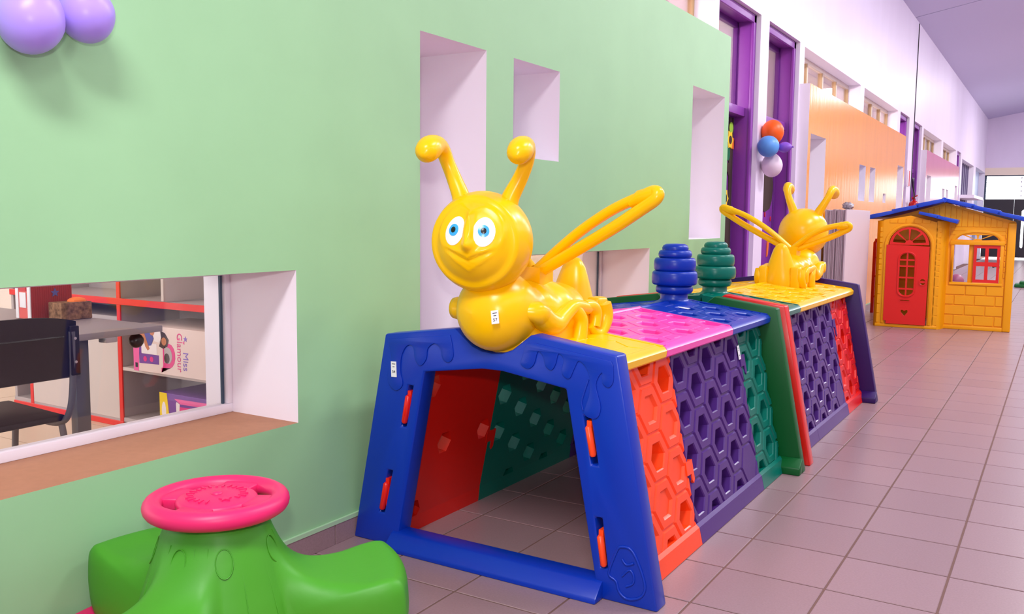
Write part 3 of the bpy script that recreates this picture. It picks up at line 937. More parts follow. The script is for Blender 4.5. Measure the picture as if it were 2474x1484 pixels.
# ------------------------------------------------------------------ the bees
def head_mesh(mb):
    """head of unit radius 0.165 facing -Y with a moulded face, local origin at its centre"""
    r0 = 0.165
    seg, rings = 96, 64
    vs_ = []
    for i in range(rings + 1):
        a = math.pi * i / rings           # angle from the face axis
        for k in range(seg):
            b = 2 * math.pi * k / seg     # around the axis, 0 = +X, 90 = up
            rr = max(math.sin(a), 1e-4)
            d = Vector((rr * math.cos(b), -math.cos(a), rr * math.sin(b)))
            r = r0
            az = math.degrees(math.atan2(d.x, -d.y))
            el = math.degrees(math.asin(max(-1, min(1, d.z))))
            # flattened face with a raised rim whose top dips to a point
            adeg = math.degrees(a)
            ba = abs(((math.degrees(b) - 90 + 180) % 360) - 180)     # 0 = up
            rim = 56 + 3 * math.exp(-(ba / 16) ** 2) + 2 * math.exp(-((ba - 180) / 14) ** 2)
            r -= 0.0115 / (1 + math.exp((adeg - rim) / 1.5))
            r += 0.0035 * math.exp(-((adeg - rim - 4) / 3.5) ** 2)
            # eye sockets with brow arches
            for s in (-1, 1):
                q = math.hypot((az - s * 20) / 19, (el - 15) / 25)
                r -= 0.006 * math.exp(-(q / 0.85) ** 4)
                r += 0.006 * math.exp(-((q - 1.25) / 0.15) ** 2) * (1 if el > 8 else max(0, (el + 8) / 16))
            # nose and its bridge
            r += 0.020 * math.exp(-((az) / 6) ** 2 - ((el + 3) / 6.5) ** 2)
            r += 0.006 * math.exp(-(az / 4) ** 2) * (1 / (1 + math.exp(-(el + 2) / 3))) * (1 / (1 + math.exp((el - 45) / 4)))
            # V-shaped smile and chin lines
            if abs(az) < 34:
                ml = -20 + abs(az) * 0.36 + 3 * math.exp(-(az / 5) ** 2) * -0.5
                r -= 0.006 * math.exp(-((el - ml) / 2.0) ** 2) * (1 - (abs(az) / 34) ** 4)
                r += 0.004 * math.exp(-((el - ml - 4) / 3.0) ** 2) * (1 - (abs(az) / 34) ** 4)
                cl = -35 + abs(az) * 0.75
                r += 0.0035 * math.exp(-((el - cl) / 2.2) ** 2) * (1 - (abs(az) / 34) ** 4)
            vs_.append(d * r)
    fs = []
    for i in range(rings):
        for k in range(seg):
            fs.append((i * seg + k, i * seg + (k + 1) % seg, (i + 1) * seg + (k + 1) % seg, (i + 1) * seg + k))
    mb.add(vs_, fs)

def bee(name, label, T, head_rot, plate=None, num=None):
    """T: bee-local (origin = thorax centre, facing -Y) to world"""
    p0 = T @ Vector((0, 0, 0))
    root = thing(name, label, 'toy bee', (p0.x, p0.y, 0.76), 'bee figures on the tunnels')
    del root['group']
    b = MB()
    # thorax and abdomen as one lofted trunk
    secs = []
    for k in range(41):
        y = -0.138 + 0.62 * k / 40
        ra = math.sqrt(max(0.0, 0.138 ** 2 - y * y)) if abs(y) < 0.138 else 0
        q = (y - 0.235) / 0.245
        rb_ = math.sqrt(max(0.0, 1 - q * q)) if abs(q) < 1 else 0
        band = 0.004 * math.sin(2 * math.pi * (y - 0.12) / 0.11) if y > 0.14 else 0
        rx = max(ra, 0.142 * rb_ + (band if rb_ else 0)) if True else 0
        rx = (ra ** 6 + (0.142 * rb_ + (band if rb_ > 0.3 else 0)) ** 6) ** (1 / 6)
        rz = (ra ** 6 + (0.118 * rb_ + (band if rb_ > 0.3 else 0)) ** 6) ** (1 / 6)
        secs.append((y, max(rx, 0.001), max(rz, 0.001)))
    seg = 48
    vs_ = []
    for y, rx, rz in secs:
        zc = -0.028 * min(1, max(0, (y - 0.05) / 0.15))
        for k in range(seg):
            a = 2 * math.pi * k / seg
            vs_.append((rx * math.cos(a), y, zc + rz * math.sin(a)))
    fs = [(i * seg + k, i * seg + (k + 1) % seg, (i + 1) * seg + (k + 1) % seg, (i + 1) * seg + k) for i in range(40) for k in range(seg)]
    fs += [tuple(range(seg))[::-1], tuple(40 * seg + k for k in range(seg))]
    b.add(vs_, fs)
    # neck, and pedestal under the belly
    b.lathe([(0.06, 0.085), (0.058, 0.11), (0.062, 0.13)], (0, -0.03, 0), 24)
    ped = []
    for z, s in ((-0.14, 1.0), (-0.09, 0.97), (-0.02, 0.9)):
        ped.append([((0.142 * s) * math.copysign(abs(math.cos(a)) ** 0.5, math.cos(a)), 0.235 + (0.245 * s) * math.copysign(abs(math.sin(a)) ** 0.5, math.sin(a)), z) for a in [2 * math.pi * k / 40 for k in range(40)]])
    vs_ = [p for r_ in ped for p in r_]
    fs = [(i * 40 + k, i * 40 + (k + 1) % 40, (i + 1) * 40 + (k + 1) % 40, (i + 1) * 40 + k) for i in range(2) for k in range(40)]
    b.add(vs_, fs + [tuple(range(40))[::-1], tuple(80 + k for k in range(40))])
    # post carrying the wings
    b.prism([(-0.05, 0.175), (0.05, 0.175), (0.045, 0.265), (-0.045, 0.265)], (), 0.06, 0.14, lambda u, v, w: (u, v, w))
    body = b.build('body', 'yellow_plastic', root, xf=T, smooth=50, weld=False)
    if num:
        Ms = T @ basis((0.082, -0.1195, -0.006), (0.82, 0.57, 0), (0.06, 0.05, 1))
        sticker(body, Ms @ Matrix.Translation((0, 0, 0.003)) @ Matrix.Rotation(R(9), 4, 'Z'), 0.024, 0.044, [(None, 0.014, 0.013), (None, 0.009, 0.005), (num, 0.014, -0.009)])
    # legs moulded along both flanks
    for s in (1, -1):
        L = [[(0.11, -0.005, 0.004), (0.138, 0.03, 0.0), (0.138, 0.055, -0.012), (0.140, 0.085, -0.032), (0.142, 0.138, -0.046), (0.144, 0.19, -0.022), (0.146, 0.243, 0.004), (0.142, 0.30, 0.0), (0.138, 0.352, -0.010)],
             [(0.146, 0.245, 0.0), (0.150, 0.285, -0.04), (0.148, 0.285, -0.09), (0.146, 0.276, -0.128)],
             [(0.138, 0.33, 0.0), (0.140, 0.375, -0.004), (0.140, 0.405, -0.03), (0.140, 0.398, -0.078)],
             [(0.13, 0.478, 0.0), (0.132, 0.487, -0.05), (0.136, 0.455, -0.098), (0.138, 0.42, -0.108), (0.138, 0.372, -0.074)]]
        rad = [[0.026, 0.038, 0.040, 0.040, 0.036, 0.028, 0.025, 0.024, 0.022], [0.025, 0.026, 0.028, 0.03], [0.022, 0.024, 0.024, 0.022], [0.028, 0.03, 0.026, 0.02, 0.012]]
        for pl, rr in zip(L, rad):
            MB().tube(spline([(s * x, y, z) for x, y, z in pl], 5), spline1(rr, 5), 14).build('leg', 'yellow_plastic', root, xf=T, smooth=60)
        f = MB().box((s * 0.10 - 0.03, 0.44, -0.135), (s * 0.10 + 0.03, 0.515, 0.022))
        f.build('foot_block', 'yellow_plastic', root, xf=T, bevel=0.014, seg=3, smooth=60)
    MB().tube([(-0.10, -0.015, 0.0), (-0.15, -0.022, 0.0), (-0.168, -0.024, 0.0), (-0.174, -0.025, 0.0)], [0.040, 0.040, 0.036, 0.022], 18).build('shoulder_knob', 'yellow_plastic', root, xf=T, smooth=60)
    # tail: rounded cone pointing up
    vs_, fs = [], []
    prof = [(0.108, -0.14), (0.109, -0.09), (0.104, -0.045), (0.091, 0.0), (0.075, 0.05), (0.060, 0.095), (0.047, 0.13), (0.034, 0.150), (0.020, 0.163), (0.006, 0.167)]
    t = MB()
    for r_, z in prof:
        for k in range(32):
            a = 2 * math.pi * k / 32
            vs_.append((r_ * math.cos(a) + 0.0, 0.455 + (z + 0.05) * 0.09 + 0.72 * r_ * math.sin(a), z))
    n = len(prof)
    fs = [(i * 32 + k, i * 32 + (k + 1) % 32, (i + 1) * 32 + (k + 1) % 32, (i + 1) * 32 + k) for i in range(n - 1) for k in range(32)]
    fs += [tuple(range(32))[::-1], tuple((n - 1) * 32 + k for k in range(32))]
    t.add(vs_, fs)
    t.build('tail', 'yellow_plastic', root, xf=T, smooth=60)
    # wings: two long loops
    for s, dx, dz in ((1, 0.487, 0.262), (-1, 0.36, 0.15)):
        tip = Vector((s * dx, 0.20, 0.125 + dz))
        base = Vector((s * 0.015, 0.215, 0.125))
        d = tip - base
        ux = d.normalized()
        vz = Vector((-s * ux.z, 0, s * ux.x)) if s > 0 else Vector((ux.z, 0, -ux.x))
        vz = (Vector((0, 0.35, 1)) - ux * ux.dot(Vector((0, 0.35, 1)))).normalized()
        ln = d.length
        top = [(0.0, 0.008), (0.2, 0.032), (0.42, 0.049), (0.66, 0.051), (0.86, 0.036)]
        bot = [(0.86, -0.012), (0.66, -0.016), (0.42, -0.014), (0.2, -0.010), (0.0, -0.006)]
        pth = [base + ux * (a * ln) + vz * c for a, c in top] + [base + ux * (0.97 * ln) + vz * 0.026, base + ux * (1.0 * ln) + vz * 0.008, base + ux * (0.97 * ln) + vz * -0.008] + [base + ux * (a * ln) + vz * c for a, c in bot]
        w = MB().tube(spline(pth, 5), 0.0185, 14, flat=1.15)
        w.tube([base + ux * (0.80 * ln) + vz * 0.032, base + ux * (0.88 * ln) + vz * 0.030, base + ux * (0.985 * ln) + vz * 0.014], [0.016, 0.026, 0.022], 14)
        w.build('wing', 'yellow_plastic', root, xf=T, smooth=60)
    # head with face, eyes and feelers
    H = T @ Matrix.Translation((0.0, -0.082, 0.232)) @ head_rot
    hm = MB()
    head_mesh(hm)
    ho = hm.build('head', 'yellow_plastic', root, xf=H, smooth=80)
    for s in (-1, 1):
        e = MB()
        def surf(az, el, off=0.0):
            a, c = R(az), R(el)
            d = Vector((math.sin(a) * math.cos(c), -math.cos(a) * math.cos(c), math.sin(c)))
            return d * (0.165 - 0.0180 + off)
        def disc(cx, cy, rx, ry, off, mi, shear=0.0):
            n = 28
            vs_ = [surf(cx, cy, off + 0.001)]
            fs = []
            for ring in (0.5, 1.0):
                for k in range(n):
                    a = 2 * math.pi * k / n
                    x, y = rx * ring * math.cos(a), ry * ring * math.sin(a)
                    vs_.append(surf(cx + x + shear * y, cy + y, off + (0.001 if ring < 1 else 0)))
            for k in range(n):
                vs_.append(surf(cx + 1.05 * rx * math.cos(2 * math.pi * k / n) + shear * ry * math.sin(2 * math.pi * k / n), cy + 1.05 * ry * math.sin(2 * math.pi * k / n), -0.004))
            for k in range(n):
                j = (k + 1) % n
                fs.append((0, 1 + k, 1 + j))
                fs.append((1 + k, 1 + n + k, 1 + n + j, 1 + j))
                fs.append((1 + n + k, 1 + 2 * n + k, 1 + 2 * n + j, 1 + n + j))
            e.add(vs_, fs, mi)
        disc(s * 19.5, 14, 14.0, 18.0, 0.0052, 0, 0.08)
        disc(s * 19.5 - 0.5, 14.5, 7.0, 7.2, 0.0072, 1)
        disc(s * 19.5 - 0.5, 14.5, 3.4, 3.5, 0.0088, 2)
        e.build('eye', ['eye_white', 'eye_blue', 'black'], ho, xf=H, smooth=60)
        bx = s * 0.083
        pth = [(bx * 0.96, 0.012, 0.122), (bx + s * 0.004, 0.014, 0.15), (bx + s * 0.030, 0.018, 0.205), (bx + s * 0.050, 0.012, 0.252), (bx + s * 0.060, -0.006, 0.288), (bx + s * 0.064, -0.040, 0.304), (bx + s * 0.066, -0.080, 0.300), (bx + s * 0.067, -0.116, 0.288), (bx + s * 0.067, -0.148, 0.272), (bx + s * 0.067, -0.164, 0.262)]
        rr = [0.032, 0.029, 0.025, 0.0235, 0.025, 0.029, 0.036, 0.040, 0.032, 0.008]
        MB().tube(spline(pth, 5), spline1(rr, 5), 18).build('antenna', 'yellow_plastic', ho, xf=H, smooth=70)
    if plate:
        y0, y1, ou = plate
        hole = (lambda u, v: 'blind') if y0 > 4 else (lambda u, v: None)
        roof_panel(root, y0, y1, 'yellow_plastic', ou, hole, name='base_plate')
    return root

T1 = Matrix.Translation((0.613, 2.527, 0.891)) @ Matrix.Rotation(R(-5), 4, 'Z')
H1 = Matrix.Rotation(R(20), 4, 'Z') @ Matrix.Rotation(R(1.5), 4, 'Y')
bee('bee_figure', 'yellow bee with white and blue eyes facing out above the blue front frame', T1, H1, (2.565, 2.965, 2.60), '57')
T2 = Matrix.Translation((0.695, 6.235, 0.891)) @ Matrix.Rotation(R(180), 4, 'Z')
H2 = Matrix.Rotation(R(6), 4, 'Z') @ Matrix.Rotation(R(-5), 4, 'Y')
bee('bee_figure', 'yellow bee seen from behind beside the purple end frame', T2, H2, (5.502, 6.287, 5.60))

# ------------------------------------------------------------------ green spinner seat with pink wheel
SC = Vector((0.487, 1.449, 0))
sp = thing('spinner_seat', 'lime green three-seat spinner with a pink hand wheel below the window', 'spinner toy', SC)
seat = [(0.0, .482), (.09, .482), (.116, .465), (.135, .42), (.158, .375), (.185, .342), (.225, .318), (.28, .306), (.355, .306), (.414, .316), (.44, .315), (.456, .302), (.464, .275), (.467, .21), (.455, .15), (.42, .10)]
gap = [(0.0, .482), (.09, .482), (.116, .465), (.133, .43), (.147, .39), (.160, .35), (.171, .315), (.180, .288), (.188, .262), (.196, .238), (.204, .215), (.213, .195), (.222, .175), (.232, .155), (.243, .13), (.25, .10)]
def seat_w(th):
    best = min(abs(((math.degrees(th) - a + 180) % 360) - 180) for a in (47, 167, 287))
    t = min(1, max(0, (best - 18) / 17))
    return 1 - t * t * (3 - 2 * t)
prs, prg = spline([(r, z, 0) for r, z in seat], 4), spline([(r, z, 0) for r, z in gap], 4)
mb = MB()
NT = 216
vs_, fs = [], []
for pr_s, pr_g in zip(prs, prg):
    for k in range(NT):
        th = 2 * math.pi * k / NT
        w = seat_w(th)
        r, z = pr_s.x * w + pr_g.x * (1 - w), pr_s.y * w + pr_g.y * (1 - w)
        vs_.append(SC + Vector((max(r, 0.0005) * math.cos(th), max(r, 0.0005) * math.sin(th), z)))
n = len(prs)
fs = [(i * NT + k, (i + 1) * NT + k, (i + 1) * NT + (k + 1) % NT, i * NT + (k + 1) % NT) for i in range(n - 1) for k in range(NT)]
mb.add(vs_, fs)
bo = mb.build('seat_body', 'lime_plastic', sp, smooth=75)
# petal outlines on the column
def colz(r):
    for (r0, z0), (r1, z1) in zip(gap, gap[1:]):
        if r0 <= r <= r1:
            return z0 + (z1 - z0) * (r - r0) / max(r1 - r0, 1e-6)
    return gap[-1][1]
mb = MB()
for th0 in (-35, -78, 120, 160, 20, -130):
    pts = []
    for k in range(20):
        a = 2 * math.pi * k / 20
        z = 0.395 + 0.032 * math.sin(a)
        r = 0.134 + (0.43 - z) * 0.36
        th = R(th0) + 0.020 * math.cos(a) / r * 1.0
        pts.append(SC + Vector((r * math.cos(th), r * math.sin(th), z)))
    mb.tube(pts, 0.0014, 6, closed=True)
    for sg in (-1, 1):
        pl = []
        for k in range(8):
            z = 0.43 - 0.2 * k / 7
            r = 0.132 + (0.43 - z) * 0.34
            th = R(th0) + sg * (0.034 + 0.003 * k) / r
            pl.append(SC + Vector((r * math.cos(th), r * math.sin(th), z)))
        mb.tube(pl, 0.0012, 6)
mb.build('petal_relief', 'lime_plastic', bo, smooth=60)['kind'] = 'stuff'
# pink base dish
MB().lathe([(0.05, 0.02), (0.30, 0.0), (0.40, 0.004), (0.445, 0.06), (0.466, 0.12), (0.470, 0.135), (0.46, 0.14), (0.43, 0.13), (0.25, 0.125), (0.02, 0.125)], SC, 72).build('base_dish', 'magenta_plastic', sp, smooth=50)
# hand wheel
wz = 0.500
wh = MB()
wh.tube([SC + Vector((0.150 * math.cos(2 * math.pi * k / 56), 0.150 * math.sin(2 * math.pi * k / 56), wz)) for k in range(56)], 0.0235, 16, closed=True)
wo = wh.build('hand_wheel', 'magenta_plastic', sp, smooth=70)
hub = MB().lathe([(0.02, wz - 0.024), (0.085, wz - 0.022), (0.096, wz - 0.008), (0.099, wz + 0.004), (0.093, wz + 0.014), (0.06, wz + 0.020), (0.001, wz + 0.022)], SC, 56)
for a in (20, 110, 200, 290):
    c, s = math.cos(R(a)), math.sin(R(a))
    pts = [(0.085, -0.04), (0.15, -0.05), (0.15, 0.05), (0.085, 0.04)]
    hub.prism([(x * c - y * s + SC.x, x * s + y * c + SC.y) for x, y in pts], (), wz - 0.016, wz + 0.013)
hub.build('wheel_hub', 'magenta_plastic', wo, smooth=45, bevel=0.004)
em = MB()
star = [(0.055 * math.cos(R(-20)) + (0.016 if k % 2 == 0 else 0.007) * math.cos(k * math.pi / 5), 0.055 * math.sin(R(-20)) + (0.016 if k % 2 == 0 else 0.007) * math.sin(k * math.pi / 5)) for k in range(10)]
em.prism([(SC.x + x, SC.y + y) for x, y in star], (), wz + 0.015, wz + 0.0235)
em.build('star_relief', 'magenta_plastic', wo, smooth=30)
em = MB().lathe([(0.001, wz + 0.018), (0.014, wz + 0.022), (0.012, wz + 0.026), (0.001, wz + 0.027)], SC, 20)
em.build('hub_button', 'magenta_plastic', wo, smooth=60)
em = MB()
for k in range(22):     # worn relief strokes in a ring round the hub
    a = 10 + k * 14.5
    if -40 < ((a + 20 + 180) % 360) - 180 < 25:
        continue
    c, s = math.cos(R(a)), math.sin(R(a))
    L, wd_ = (0.012, 0.0022) if k % 3 else (0.008, 0.0035)
    em.prism([(SC.x + x * c - y * s, SC.y + x * s + y * c) for x, y in ((0.055, -wd_), (0.055 + L * 1.6, -wd_), (0.055 + L * 1.6, wd_), (0.055, wd_))], (), wz + 0.012, wz + 0.0225)
em.build('wheel_relief', 'magenta_plastic', wo, smooth=30)['kind'] = 'stuff'

# ------------------------------------------------------------------ balloons
def balloon(label, c, r, m, axis, group, stretch=1.12):
    ax = Vector(axis).normalized()
    q = ax.to_track_quat('Z', 'Y').to_matrix()
    prof = []
    for k in range(21):
        a = math.pi * k / 20
        z = -math.cos(a)
        rr = math.sin(a) * (1.0 - 0.10 * max(0, -z))
        prof.append((max(rr * r, 0.0012), z * r * stretch))
    prof = [(0.0015, -r * stretch - 0.012), (0.009, -r * stretch - 0.011), (0.005, -r * stretch - 0.002)] + prof[1:]
    t = thing('balloon', label, 'balloon', c, group)
    MB().lathe(prof, c, 32, rot=q).build('balloon_skin', m, t, smooth=80)
    MB().tube([Vector(c) - ax * (r * stretch + 0.010 + 0.004 * math.cos(k)) + q @ Vector((0.006 * math.cos(k * 0.9), 0.006 * math.sin(k * 0.9), 0)) for k in range(7)], 0.0028, 8, closed=True).build('knot', m, t)
    return t
g1 = 'purple balloons on the green wall'
balloon('left of two pale purple balloons high on the green wall', (0.083, 1.270, 1.664), 0.0755, 'rubber_purple', (-0.3, -0.2, -1), g1)
balloon('right of two pale purple balloons high on the green wall', (0.075, 1.418, 1.709), 0.069, 'rubber_purple', (-0.2, 0.35, -1), g1)
g2 = 'balloon bunch on the white pillar'
balloon('orange balloon topmost in the bunch between the purple doors', (-0.01, 8.0, 1.975), 0.098, 'rubber_orange', (-0.1, 0.1, 1), g2)
balloon('light blue balloon in front of the bunch between the purple doors', (-0.005, 7.86, 1.842), 0.093, 'rubber_blue', (0.6, -1, 0.1), g2, 1.05)
balloon('white balloon hanging lowest in the bunch between the purple doors', (-0.006, 8.0, 1.69), 0.092, 'rubber_white', (0, 0.1, -1), g2, 1.15)
balloon('small half-inflated violet balloon with pointed tip in the bunch', (0.115, 7.95, 1.838), 0.046, 'rubber_violet', (-1, 0.1, 0.0), g2, 1.35)

# ------------------------------------------------------------------ boards leaning on the orange wall, with a crumpled wrap on top
bs = thing('board_stack', 'stack of long white boards standing on edge against the orange wall', 'boards', (0.26, 10.3, 0))
x = 0.125
k = 0
while x < 0.335:
    th = random.uniform(0.013, 0.019)
    jy, jz = random.uniform(0, 0.02), random.uniform(-0.012, 0.0)
    if x + th > 0.335:
        th, jy, jz = 0.018, -0.004, 0.0
    MB().box((x, 9.58 + jy, 0.0), (x + th - 0.0018, 10.86 + jy, 1.325 + jz)).build('board', ['board_face'] if x + th > 0.332 else ['board_edge'], bs, bevel=0.0012, seg=1, smooth=0)
    x += th
MB().box((0.095, 9.70, 0.0), (0.118, 10.86, 1.318)).build('board', 'laminate_grey', bs, bevel=0.0012, seg=1, smooth=0)
fo = MB().ball((0.30, 9.80, 1.362), (0.055, 0.075, 0.040), 22, 16)
for i, v in enumerate(fo.v):
    c = Vector((0.30, 9.80, 1.362))
    h = math.sin(v.x * 210 + v.y * 95) * math.cos(v.z * 190 + v.x * 60)
    fo.v[i] = c + (v - c) * (1 + 0.22 * h)
    fo.v[i].z = max(fo.v[i].z, 1.326)
tag(fo.build('crumpled_wrap', 'foil', smooth=20), 'crumpled silver wrapping ball on top of the white boards', 'wrapping')

# ------------------------------------------------------------------ fire extinguisher and its sign
ex = thing('fire_extinguisher', 'red fire extinguisher with black hose hung beyond the orange wall', 'fire extinguisher', (0.0, 16.85, 1.0))
MB().lathe([(0.02, 1.02), (0.075, 1.025), (0.082, 1.05), (0.082, 1.50), (0.076, 1.535), (0.05, 1.56), (0.022, 1.575), (0.022, 1.60)], (0.0, 16.85, 0), 28).build('cylinder', 'ext_red', ex, smooth=50)
MB().box((-0.03, 16.80, 1.595), (0.02, 16.90, 1.635)).tube([(0.0, 16.84, 1.63), (0.06, 16.80, 1.66)], 0.012, 8).build('valve', 'ext_red', ex, bevel=0.004)
MB().tube(spline([(0.01, 16.80, 1.61), (0.03, 16.60, 1.68), (0.03, 16.42, 1.80), (0.03, 16.37, 1.90), (0.02, 16.50, 1.935), (0.0, 16.60, 1.90)], 5), 0.014, 10).build('hose', 'black', ex)
MB().box((-0.098, 16.82, 1.30), (-0.08, 16.88, 1.45)).build('wall_bracket', 'gate_steel', ex)
sg = thing('extinguisher_sign', 'narrow red and white sign above the fire extinguisher', 'sign', (-0.09, 16.75, 1.8))
MB().box((-0.099, 16.66, 1.81), (-0.09, 16.90, 2.09)).build('sign_plate', 'sign_white', sg, smooth=0)
MB().box((-0.09, 16.78, 1.82), (-0.088, 16.885, 2.08)).build('red_field', 'sign_red', sg, smooth=0)

# ------------------------------------------------------------------ red ladder behind the house, far toys
ld = thing('ladder', 'dark red plastic ladder half hidden behind the yellow playhouse', 'ladder', (0.3, 12.6, 0))
for x in (0.115, 0.50):
    MB().tube([(x, 12.6, 0.0), (x, 12.6, 0.93), (x + (0.03 if x < 0.4 else -0.03), 12.6, 0.965)], 0.022, 10).build('rail', 'ext_red', ld)
for z in (0.22, 0.49, 0.735, 0.965):
    MB().tube([(0.115, 12.6, z), (0.50, 12.6, z)], 0.017, 10).build('rung', 'ext_red', ld)
tag(MB().ball((0.60, 18.3, 0.13), 0.13, 28, 18).build('ball', 'ball_pink', smooth=80), 'dusky pink ball on the floor seen through the playhouse window', 'ball')
gtoy = thing('toy_block', 'low green plastic toy on the far floor right of the playhouse', 'toy', (1.75, 19.4, 0))
MB().box((1.50, 19.25, 0), (2.1, 19.75, 0.06)).build('toy_base', 'toy_green', gtoy, bevel=0.012, smooth=50)
MB().box((1.58, 19.3, 0.06), (2.0, 19.7, 0.11)).build('toy_step', 'toy_green', gtoy, bevel=0.012, smooth=50)
sc = thing('scooter', 'small toy scooter with a black handle far behind the playhouse window', 'scooter', (1.2, 18.5, 0))
MB().box((0.98, 18.45, 0.05), (1.34, 18.6, 0.08)).build('deck', 'sign_white', sc, bevel=0.008)
for x in (1.0, 1.32):
    MB().lathe([(0.001, -0.02), (0.045, -0.02), (0.05, 0.0), (0.045, 0.02), (0.001, 0.02)], (x, 18.52, 0.05), 16, rot=Matrix.Rotation(R(90), 3, 'X')).build('wheel', 'black', sc)
MB().tube(spline([(1.32, 18.52, 0.07), (1.33, 18.52, 0.25), (1.31, 18.52, 0.37), (1.22, 18.52, 0.42), (1.16, 18.52, 0.40)], 4), 0.02, 10).build('handle', 'black', sc)
#@@PART3
# ------------------------------------------------------------------ yellow playhouse
PH = Matrix.Translation((0.381, 11.19, 0)) @ Matrix.Rotation(R(2.4), 4, 'Z')
ph = thing('playhouse', 'yellow plastic playhouse with red arched door and blue roof at the end of the hall', 'playhouse', (1.0, 11.6, 0))
hx = lambda u, v, w: (u, w, v)          # x, z, depth
def ph_build(mb, name, m, parent=None, **kw):
    return mb.build(name, m, parent or ph, xf=PH, **kw)
RZ, EZ = 1.425, 1.215
def top_z(x):
    return EZ + (RZ - EZ) * (1 - abs(x - 0.69) / 0.69)
# main front wall with window opening and arched light
archo = lambda cx, z0, rx, rz, n=14: arc(cx, z0, rx, rz, 0, 180, n)
win = [(0.805, 0.535), (1.265, 0.535), (1.265, 0.955), (0.805, 0.955)]
def sector(cx, z0, rx, rz, a0, a1, inner=0.22):
    o = arc(cx, z0, rx, rz, a0, a1, 6)
    i = [(cx + rx * inner * math.cos(R(a)), z0 + rz * inner * math.sin(R(a))) for a in (a1, a0)]
    return o + i
lights = [sector(1.035, 1.005, 0.205, 0.085, a, b) for a, b in ((6, 42), (50, 84), (96, 130), (138, 174))]
mw = ph_build(MB().prism([(0.70, 0), (1.40, 0), (1.40, top_z(1.38)), (0.70, top_z(0.70))], [win] + lights, 0.0, 0.05, hx), 'front_wall', 'house_yellow', bevel=0.0, smooth=0)
# left part of the gable behind the bay
ph_build(MB().prism([(0.0, 1.0), (0.70, 1.0), (0.70, top_z(0.70)), (0.0, EZ)], (), 0.0, 0.05, hx), 'gable_wall', 'house_yellow', smooth=0)
# side and back walls
for xa in (0.0, 1.36):
    ph_build(MB().prism([(0.05, 0), (1.11, 0), (1.11, EZ), (0.05, EZ)], [[(0.3, 0.5), (0.9, 0.5), (0.9, 1.08), (0.3, 1.08)]], xa, xa + 0.04, lambda u, v, w: (w, u, v)), 'side_wall', 'house_yellow', smooth=0)
ph_build(MB().prism([(0.0, 0), (1.40, 0), (1.40, top_z(1.38)), (0.69, RZ), (0.0, EZ)], [[(0.66, 0.46), (1.32, 0.46), (1.32, 1.09), (0.66, 1.09)]], 1.11, 1.15, hx), 'back_wall', 'house_yellow', smooth=0)
# corner pillar at the right
ph_build(MB().box((1.325, -0.03, 0.0), (1.405, 0.02, 1.205)), 'corner_pillar', 'house_yellow', bevel=0.012, seg=3)
ph_build(MB().box((0.72, -0.022, 0.0), (1.33, 0.0, 0.045)), 'plinth', 'house_yellow', bevel=0.006)
# door bay
BF = -0.185
dh = [(0.135, 0.035), (0.575, 0.035), (0.575, 0.935)] + arc(0.355, 0.935, 0.22, 0.215, 0, 180, 18) + [(0.135, 0.935)]
bay = ph_build(MB().prism([(0.075, 0), (0.635, 0), (0.635, 1.20), (0.355, 1.275), (0.075, 1.225)], [dh], BF, BF + 0.04, hx), 'door_bay', 'house_yellow', smooth=0)
def column(pts):
    return MB().prism(pts, (), 0.0, 1.215, lambda u, v, w: (u, v, w))
lc = [(0.0, 0.02)] + [(0.08 - 0.08 * math.cos(R(a)), BF + 0.10 - 0.10 * math.sin(R(a))) for a in range(0, 91, 15)] + [(0.08, BF + 0.03), (0.03, 0.02)]
rc = [(0.63, BF + 0.03), (0.63, BF)] + [(0.64 + 0.085 * math.sin(R(a)), BF + 0.10 - 0.10 * math.cos(R(a))) for a in range(0, 91, 15)] + [(0.745, 0.0), (0.70, 0.02)]
ph_build(column(lc), 'bay_corner', 'house_yellow', smooth=60)
ph_build(column(rc), 'bay_corner', 'house_yellow', smooth=60)
ph_build(MB().box((0.03, BF - 0.008, 0), (0.68, BF + 0.02, 0.035)), 'bay_plinth', 'house_yellow', bevel=0.006)
# raised arch trim round the door
ring = [(0.095, 0.04), (0.095, 0.935)] + [(0.355 + 0.26 * math.cos(R(a)), 0.935 + 0.255 * math.sin(R(a))) for a in range(180, -1, -10)] + [(0.615, 0.04), (0.585, 0.04), (0.585, 0.935)] + [(0.355 + 0.23 * math.cos(R(a)), 0.935 + 0.225 * math.sin(R(a))) for a in range(0, 181, 10)] + [(0.125, 0.04)]
ph_build(MB().prism(ring, (), BF - 0.014, BF, hx), 'door_trim', 'house_yellow', bevel=0.004, seg=2, smooth=60)
# window trim
mb = MB().box((0.775, -0.02, 0.505), (1.30, 0.0, 0.535)).box((0.775, -0.02, 0.535), (0.805, 0.0, 0.96)).box((1.265, -0.02, 0.535), (1.295, 0.0, 0.96)).box((0.765, -0.026, 0.955), (1.305, 0.0, 1.0))
ao = [(1.035 + 0.265 * math.cos(R(a)), 1.0 + 0.125 * math.sin(R(a))) for a in range(0, 181, 10)] + [(1.035 + 0.225 * math.cos(R(a)), 1.0 + 0.095 * math.sin(R(a))) for a in range(180, -1, -10)]
mb.prism(ao, (), -0.014, 0.0, hx)
ph_build(mb, 'window_trim', 'house_yellow', bevel=0.004, smooth=60)
